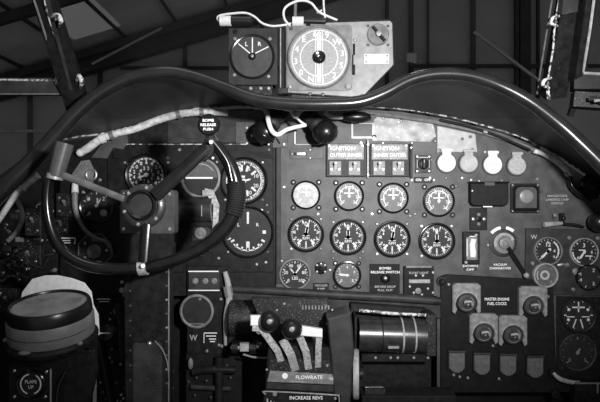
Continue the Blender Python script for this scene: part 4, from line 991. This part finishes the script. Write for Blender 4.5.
# drum unit right of the quadrant
it = Item('trim_drum', 'dark shiny horizontal metal drum with pale bands, right of the throttle quadrant', 'drum', 391, 335, -.06)
it.add('housing', it.mb().prism(pp([(352, 306), (430, 312), (436, 318), (436, 402), (352, 402)], 391, 335), -26, -18, 1), BLK)
it.add('top_rail', it.mb().tube([(-32, 25, 2), (0, 22, 2), (38, 20, 2)], 1.6, 8, 3), EDGE)
it.add('drum', it.mb().tube([(-33, 1, 0), (33, -1, 0)], 17, 36, 1), DRUM)
for x in (-11, 9, 21): it.add('band', it.mb().tube([(x, 0, 0), (x + 1.6, 0, 0)], 17.8, 36, 1), PALE if x > 0 else BLK)
it.add('end_frame', it.mb().prism(rrect(34, 44, -20, 22, 2), -18, 6, .8), BLKCHIP)
it.add('end_frame', it.mb().prism(rrect(-37, -34, -20, 20, 1), -18, 4, .5), BLK)
it.add('lower_frame', it.mb().box(-30, 38, -26, -18, -18, 4, .8), BLK)
it.add('badge', it.mb().box(-6, 5, -9, -6.5, 16, 17.6, .3), STEEL)
for x in (-16, -1, 6, 22, 36): screw(it, x, -21.5, 4, 1.5)
it = Item('trim_control', 'pale narrow hand wheel seen edge-on right of the throttle quadrant', 'hand wheel', 356, 374, -.13)
it.add('rim', it.mb().lathe(0, 0, [(22, -3), (24, -2.6), (24.5, 0), (24, 2.6), (22, 3), (20, 0)], 40, 0, Matrix.Rotation(math.radians(84), 3, 'Y')), PALE)
it.add('hub', it.mb().tube([(-3, 0, 0), (6, 0, -1)], 6, 16, 1), BLK); it.add('bracket', it.mb().box(3, 8, -6, 6, -28, 2), BLK)
it = Item('lower_shelf', 'black shelf with a thin bright edge under the drum', 'shelf', 395, 392, -.08)
it.add('shelf', it.mb().box(-34, 60, -20, -2, -20, 6, 1), BLK); it.add('edge_strip', it.mb().box(-26, -12, 4.2, 5, 0, 2).box(-30, -10, -2, 4.2, -10, 0), STEEL if False else BLKCHIP)
it.add('bright_strip', it.mb().box(-30, -12, 4.6, 5.4, 0, 1), PALE)

# ================================================================== fuel cock panel
it = Item('fuel_control_console', 'black lower right sub-panel behind the four shielded fuel cocks', 'sub-panel', 497, 330, 0)
it.add('plate', it.mb().prism(pp([(440, 276), (446, 274), (552, 280), (556, 392), (440, 392)], 497, 330), 0, 2.5, .6), mat('satin_black', .011, .5, var=.3, chip=.02, chipcol=.12, bump=.3, spec=.15))
it.add('lettering', it.mb().text('MASTER ENGINE\nFUEL COCKS', -1, 31.2, 3.9, 2.55, .85), WHITE)
for x, z in ((-49, 46), (-5, -15), (1, -48), (-38, -46), (-30, -47), (-44, -44), (-10, 12), (50, 34)): screw(it, x, z, 2.5, 1.5)
random.seed(2)
for x, y, lab in ((465, 302, 'upper left of the four fuel cocks with pale arched shield'), (531, 305, 'upper right fuel cock with pale arched shield, under the round selector cock'),
                  (482, 332, 'lower left fuel cock with pale arched shield'), (511, 334, 'lower right fuel cock with pale arched shield')):
    it = Item('fuel_cock', lab, 'fuel cock', x, y, -.0055, group='shielded fuel cocks')
    sh = [(-14, -9), (-14, 17), (-11, 19.5), (11, 19.5), (14, 17), (14, -9), (11.5, -11)] + circ(0, -1, 10.6, 18, -30, 210)[0:] + [(-11.5, -11)]
    it.add('shield', it.mb().prism(sh, 1, 6, .8), mat('shield_grey', .21, .45, var=.35, scale=90, chip=.08, chipcol=.35, bump=.4))
    it.add('base', it.mb().lathe(0, 0, [(11.5, 0), (11.5, 1), (0, 1)], 24), DARK)
    it.add('knob', it.mb().lathe(0, 0, [(9.4, 1), (9.4, 5), (8.4, 6.4), (6, 6.6), (5.4, 5), (4, 5), (3.6, 7.6), (2, 8), (0, 7.2)], 28), mat('knob_grey', .045, .35, var=.3, chip=.04, chipcol=.2, bump=.2))
    it.add('handle', it.mb().tube([(-3.5, 1, 8), (3, 2, 8.6), (5, -2, 8)], 1.2, 8, 4), PALE)
    it.add('ring', it.mb().arc(0, 0, 6.6, .7, -140, 60, 6.5), MID)
    it.add('arch', it.mb().arc(0, -.5, 11.6, 1, 5, 175, 6, .7), PALE)
    screw(it, 0, 15.5, 6, 1.3)
for k, (x, y) in enumerate(((456, 361), (481, 363), (507, 364), (534, 366))):
    it = Item('booster_pump_flap', ('leftmost', 'second', 'third', 'rightmost')[k] + ' of the four grey flaps below the fuel cocks', 'flap', x, y, -.0055, group='grey flaps below the fuel cocks')
    it.add('flap', it.mb().prism([(-8, 10), (8, 10), (8, -6), (5.5, -9), (2, -11), (-2, -11), (-5.5, -9), (-8, -6)], 1.5, 4, .8), mat('flap_grey', .1, .5, var=.3, scale=120, chip=.06, chipcol=.2, bump=.4))
    it.add('hinge', it.mb().tube([(-8.5, 10, 3.4), (8.5, 10, 3.4)], 1.3, 8, 1), PANELD); it.add('base', it.mb().box(-9, 9, -9, 12, 0, 1.5, .3), DARK)

# ================================================================== right gauge cluster
it = Item('side_gauge_panel', 'dark grey raised panel carrying the small gauges at the right edge', 'sub-panel', 566, 262, 0)
it.add('plate', it.mb().prism(pp([(525, 228), (625, 230), (625, 296), (524, 294)], 566, 262), 0, 2.2, .5), PANELD)
it.add('lettering', it.mb().text('W', -33, 25, 6, 2.25), DIMW)
for x, y in ((568, 237.5), (596.5, 238), (531.5, 263), (566, 264.5), (572, 289), (529, 289)): screw(it, x - 566, 262 - y, 2.2, 2)
it.add('stud', it.mb().lathe(8, -9, [(3.2, 2.2), (3.2, 3.4), (2, 4), (0, 4)], 14), MID)
it.add('pipe_stub', it.mb().tube([(-10, -3, 3), (-5, -2, 4), (-2, -4, 3)], 1.6, 8, 3), STEEL)
YR = -.005
def fuelx(m, ri, fo):
    m.text('12', 0, ri * .5, ri * .45, fo + .1); m.text('4', ri * .5, 0, ri * .35, fo); m.arc(0, 0, ri * .82, ri * .1, -40, 60, fo)
gauge('oil_pressure_gauge', 'small dial with white pointer to lower left, beside the letter W', 547.5, 251, 14.3, y=YR, nums=('0', '5', '9'), n=16, needles=((225, .8, .16), (45, .3, .2)), nscrew=0, extra=fuelx, bez=MID, ringw=.1)
def oilx(m, ri, fo):
    m.text('3', 0, ri * .5, ri * .45, fo + .1); m.text('6', ri * .6, 0, ri * .35, fo); m.tick(-ri * .4, ri * .15, ri * .1, ri * .15, ri * .08, fo); m.tick(ri * .1, -ri * .3, ri * .65, -ri * .3, ri * .08, fo); m.arc(0, 0, ri * .86, ri * .1, 180, 250, fo)
gauge('oil_temperature_gauge', 'pale-rimmed small dial at the upper right of the side gauge panel', 583.5, 252, 14.3, y=YR, nums=('0', '3'), n=14, needles=((235, .7, .16),), nscrew=0, extra=oilx, bez=PALE, ringw=.09)
gauge('pump_switch', 'round knob-like dial with a dull grey ring, under the W-side gauge', 544.5, 275, 12.5, y=YR, n=8, a0=180, a1=-180, face=FACEG, nscrew=0, bez=PALE, mk=DIMW, ringw=.16, needles=(), extra=lambda m, ri, fo: (m.arc(0, 0, ri * .35, ri * .2, 0, 359, fo), m.arc(0, 0, ri * .75, ri * .1, 150, 215, fo)), cat='switch', deep=4)
gauge('brake_gauge', 'round black dial cut by the right edge, under the upper right small dial', 588, 277, 13, y=YR, n=6, nums=('1', '2', '3', '4'), a0=160, a1=-160, nscrew=0, bez=RIM, ringw=.1, numr=.7, nums_size=.35, deep=4)
def five(m, ri, fo):
    m.tick(0, ri * .2, 0, ri * .85, ri * .08, fo); m.tick(-ri * .4, ri * .5, ri * .4, ri * .5, ri * .09, fo); m.tick(-ri * .75, -ri * .1, -ri * .25, -ri * .1, ri * .06, fo); m.tick(ri * .2, -ri * .1, ri * .7, -ri * .1, ri * .06, fo)
    m.tick(-ri * .15, -ri * .25, -ri * .35, -ri * .8, ri * .07, fo); m.tick(ri * .12, -ri * .25, ri * .28, -ri * .8, ri * .08, fo)
    for a in (150, 30, -25, 205): m.sphere(ri * .7 * math.cos(math.radians(a)), ri * .7 * math.sin(math.radians(a)), fo, ri * .1, so=.3, seg=8)
gauge('coolant_gauge', 'black dial with radiating white lines below the side panel at the right', 578, 315, 18, n=10, nums=(), extra=five, nscrew=3, bez=BLK, a0=180, a1=-180, sr=1.2)
gauge('radiator_gauge', 'dim black dial lowest at the right edge', 577, 352, 19, n=10, nums=('0', '5'), nscrew=2, bez=PANELD, mk=MATS['mid_grey_paint'], needles=((60, .3, .12),))
it = Item('tap_handle', 'pale curved tap handle below the lowest right dial', 'handle', 562, 378, -.01)
it.add('handle', it.mb().tube([(-10, 6, 2), (-5, 1, 4), (4, -2, 5), (13, -3, 5)], [1.8, 2.4, 2.2, 1.8], 10, 5), PALE); it.add('tip', it.mb().sphere(14, -3, 5, 2.4, seg=10), STEEL); it.add('pivot', it.mb().lathe(-10, 6, [(3.5, -4), (3.5, 3), (0, 3.4)], 14), BLK)
it = Item('lower_box', 'black box in the bottom right corner under the lowest right dial', 'equipment box', 585, 392, -.01)
it.add('case', it.mb().box(-14, 40, -30, 12, -4, 8, 1), BLK); it.add('edge_strip', it.mb().box(-14, 20, 11, 12.4, 8, 9).box(7, 8.4, 2, 11, 8, 9), MID)
it.add('knob', it.mb().lathe(-30, -2, [(4, -3), (4, 2), (0, 3)], 14), BLK)
it = Item('side_ball', 'glossy black ball knob at the right edge, above the side panel', 'knob', 599, 222, -.03)
it.add('ball', it.mb().sphere(0, 0, 0, 10, seg=22), GLOSS); it.add('stem', it.mb().tube([(0, 0, -14), (0, 0, -6)], 4, 12, 1), BLK)

# ================================================================== instruments on top of the coaming
YT = -.15
it = Item('homing_indicator', 'square black dial marked L and R on top of the hood', 'gauge', 252.5, 57, YT)
it.add('case', it.mb().box(-22, 22, -26, 26, -26, -2, 1), BLK)
it.add('front_plate', it.mb().box(-24, 25, -28, 29, -2, 0, .5), PANELD)
it.add('bezel', it.mb().lathe(0, 0, [(22.5, 0), (22.5, 2), (21.5, 3), (20.3, 2.6), (20, 0)], 44), RIM)
it.add('dial_face', it.mb().lathe(0, 0, [(20.2, .1), (20.2, .9), (0, .9)], 40), mat('indicator_face', .045, .45, var=.3, bump=0))
it.add('markings', it.mb().tick(0, 2, 0, 19, 1.1, 1).tick(-2, 3, -14, 13, 1, 1).tick(3, 3.5, 16, 10, 1, 1).text('L', -6, 12.5, 6, 1.05).text('R', 7, 12.5, 6, 1.05), WHITE)
it.add('hub', it.mb().lathe(0, 0, [(3.6, .9), (3.6, 3), (2.6, 3.8), (0, 3.8)], 18), RIM); it.add('hub_pin', it.mb().lathe(0, 0, [(1.5, 3.8), (1.5, 4.4), (0, 4.6)], 10), SCREW)
for x, z in ((-17.5, 18), (17.5, 18), (-18, -18), (16, -19.5)): screw(it, x, z, 0, 2)
it.add('terminal', it.mb().lathe(-17, 25, [(2.4, 0), (2.4, 1.5), (0, 2)], 12), RIM)
it.add('mount', it.mb().box(-14, 20, -38, -28, -14, -2, .6), BLKCHIP)
for x in (-14, -2, 8, 16): screw(it, x, -31, -2, 2)
it = Item('centre_bracket', 'narrow bright-edged upright bracket between the L and R dial and the pale plate', 'bracket', 282, 58, YT)
it.add('bracket', it.mb().box(-3.5, 3, -30, 30, -20, 0, .6), BLK); it.add('edge_strip', it.mb().box(-2, -.8, -30, 30, 0, 1.4, .2), PALE); it.add('mount', it.mb().box(-4, 6, -36, -30, -14, 2, .4), BLKCHIP)
it = Item('direction_finder_unit', 'large pale plate with a big whitish round dial on top of the hood', 'instrument', 319, 58, YT)
it.add('case', it.mb().box(-30, 40, -30, 30, -26, -3, 1), BLK)
it.add('base_plate', it.mb().prism([(-33, 35), (71, 38), (74, 35), (75, -7), (43, -40), (-33, -35)], -3, 0, .7), mat('unit_plate', .34, .3, var=.2, scale=70, chip=.06, chipcol=.6, bump=.5))
it.add('rim_strip', it.mb().tube([(-33, 35, 0), (71, 38, 0), (74, 35, 0), (75, -7, 0), (43, -40, 0), (-33, -35, 0)], .9, 6, 1), BLK)
it.add('dial_plate', it.mb().prism(rrect(-32, 33, -33, 33, 4), 0, 1, .3), mat('unit_dial_plate', .2, .4, var=.3, chip=.06, chipcol=.5, bump=.3))
it.add('bezel', it.mb().lathe(0, 0, [(31.5, 1), (31.5, 3.4), (30.6, 4.4), (29.4, 3.8), (29.2, 1)], 56), MID)
it.add('dial_face', it.mb().lathe(0, 0, [(29.4, 1), (29.4, 1.8), (0, 1.8)], 48), FACEP)
m = it.mb()
for k, ch in enumerate(('E', '6', '9', 'W', '3', 'S', '2', '1', 'N', '0', '3', '4')):
    a = math.radians(130 - 30 * k); m.text(ch, 23.5 * math.cos(a), 23.5 * math.sin(a), 8.5, 1.95)
m.arc(0, 0, 18.5, .8, 0, 359, 1.8, .15, 40); m.arc(0, 0, 27, .7, 0, 359, 1.8, .15, 40)
for k in range(36):
    a = math.radians(k * 10); m.tick(18.5 * math.cos(a), 18.5 * math.sin(a), 20 * math.cos(a), 20 * math.sin(a), .5, 1.8)
for x in (-3.4, 0, 3.4): m.tick(x, -27, x, 27, .7, 1.85)
it.add('markings', m, WHITE)
it.add('pointer', it.mb().box(-1.9, -.9, -25, 25, 2.1, 2.5).box(.9, 1.9, -25, 25, 2.1, 2.5), WHITE)
it.add('centre_knob', it.mb().lathe(0, 0, [(6.4, 1.8), (6.4, 4), (5, 5), (3.4, 4.6), (3.2, 5.6), (0, 5.8)], 24), RIM); it.add('knob_mark', it.mb().sphere(-1, 1, 5.8, 1.6, so=.4, seg=8), SCREW)
for x, z in ((-29, -29), (29, -28), (-28, 29), (36, 18), (-9, -36), (43, -38), (4, -36.5)): screw(it, x, z, 1 if abs(x) < 31 and abs(z) < 31 else 0, 1.9, random.choice((SCREW, SCREWD)))
it.add('lock_knob', it.mb().lathe(29.5, -28.5, [(3.6, 1), (3.6, 3), (2.6, 3.6), (2.2, 3), (0, 3)], 16), PALE)
it.add('slot', it.mb().box(33, 36, -17, -7, 0, 1.6).box(34, 36, 3, 14, 0, 1.6).box(33.2, 34.4, -7, 3, 0, 1), DARK)
sw = it.add('rotary_switch', it.mb().lathe(59, 23, [(11, 0), (11, 1.6), (10, 2.4), (6, 2.4), (0, 2.6)], 30), MID)
it.add('switch_bar', it.mb().prism([(52, 29.5), (54.5, 31), (66.5, 17), (64, 15)], 2.6, 5, .6), GLOSS, parent=sw); it.add('switch_pin', it.mb().lathe(59, 23, [(2.6, 5), (2.6, 6), (0, 6.2)], 12), SCREW, parent=sw)
for x, z in ((49, 32), (69, 32), (49, 13), (69, 13)): screw(it, x, z, 0, 1.4, SCREWD, parent=sw)
it.add('label_plate', it.mb().box(45, 70, -6, 4, 0, .8, .2), CREAM, label='blank white label plate')
for x, z in ((47, 2), (68, 2), (47, -4), (68, -4)): screw(it, x, z, .8, .8, SCREWD)
it.add('mount', it.mb().box(-28, 8, -44, -35, -14, -3, .6), BLKCHIP)
# lamps and cables
def toplamp(px, py, label, w1, w2, r1, r2):
    it = Item('dial_lamp', label, 'lamp', px, py, YT, group='small tube lamps above the dials')
    it.add('collar', it.mb().tube([(-w1, 0, 3), (w1, 0, 3)], r1, 18, 1), CREAM, label='white collar')
    it.add('tube', it.mb().tube([(w1, .6, 3), (w1 + w2, .2, 3)], r2, 16, 1), GLOSS)
    it.add('clip', it.mb().box(w1 + 3, w1 + 7, -4, 3, -5, 3, .4), RIM)
    it.add('tip', it.mb().tube([(w1 + w2, .2, 3), (w1 + w2 + 2, 0, 3)], [r2 * .8, r2 * .4], 12, 1), RIM)
toplamp(226, 22, 'tube lamp with white collar above the L and R dial', 5.5, 20, 5, 4)
toplamp(298, 22.5, 'tube lamp with white collar above the large whitish dial', 5.5, 22, 4.8, 2.8)
it = Item('lamp_wire', 'thin white wire arching between the two tube lamps', 'cable', 219, 22, YT)
it.add('wire', it.ab().tube([(221, 24, YT), (217.5, 19, YT), (220, 15.5, YT), (232, 13.5, YT - .005), (246, 13, YT - .005), (255, 17, YT - .005), (262, 23, YT - .005), (272, 26, YT - .005), (284, 25, YT - .005), (293, 23, YT)], 1.1, 8, 6), CABLE)
it = Item('lamp_wire', 'white wire looping high over the large whitish dial', 'cable', 291, 25, YT)
it.add('wire', it.ab().tube([(290, 26, YT - .005), (284.5, 19, YT - .007), (284, 10, YT - .007), (290, 4, YT - .007), (301, .5, YT - .007), (311, 3, YT - .007), (318, 11, YT - .005), (325, 15, YT), (337, 20, YT + .01)], 1.2, 8, 6), CABLE)
it = Item('lamp_wire', 'straight white wire dropping vertically from the canopy to the whitish dial unit', 'cable', 324, 10, YT)
it.add('wire', it.ab().tube([(324, -40, YT), (323.5, 0, YT), (325, 18, YT)], 1.0, 8, 4), CABLE); it.add('splice', it.ab().tube([(317, 13, YT - .002), (322, 10, YT - .002)], .8, 6, 1), CABLE)
it = Item('support_rod', 'thin grey rod rising behind the large whitish dial', 'rod', 296, 5, YT + .02)
it.add('rod', it.ab().tube([(296, -20, YT + .02), (295, 22, YT + .02)], 1.6, 8, 1), MID)

# ================================================================== camera and light
cam = bpy.data.cameras.new('camera'); cam.sensor_width = 36; cam.lens = F / 600 * 36; cam.clip_start = .01
co = bpy.data.objects.new('camera', cam); COL.objects.link(co); co.location = (0, CAMY, 0); co.rotation_euler = (PI / 2, 0, 0)
SC.camera = co
def spot(name, loc, tgt, power, size, blend, rad):
    l = bpy.data.lights.new(name, 'SPOT'); l.energy = power; l.spot_size = math.radians(size); l.spot_blend = blend; l.shadow_soft_size = rad
    o = bpy.data.objects.new(name, l); COL.objects.link(o); o.location = loc
    o.rotation_euler = (Vector(tgt) - Vector(loc)).to_track_quat('-Z', 'Y').to_euler(); return o
spot('camera_flash', (.27, -1.12, .13), (.08, 0, .22), 86, 88, 1.0, .03)
al = bpy.data.lights.new('overhead_fill', 'AREA'); al.shape = 'RECTANGLE'; al.size = .9; al.size_y = .5; al.energy = 3.5  # soft light added overhead for top highlights on wheel rim and compass
ao = bpy.data.objects.new('overhead_fill', al); COL.objects.link(ao); ao.location = (-.15, -.55, 1.25)
w = bpy.data.worlds.new('world'); SC.world = w; w.use_nodes = True
bg = w.node_tree.nodes['Background']; bg.inputs[0].default_value = (1, 1, 1, 1); bg.inputs[1].default_value = .2
vs = SC.view_settings; vs.view_transform = 'Standard'; vs.look = 'None'; vs.exposure = 0; vs.gamma = 1; vs.use_curve_mapping = False
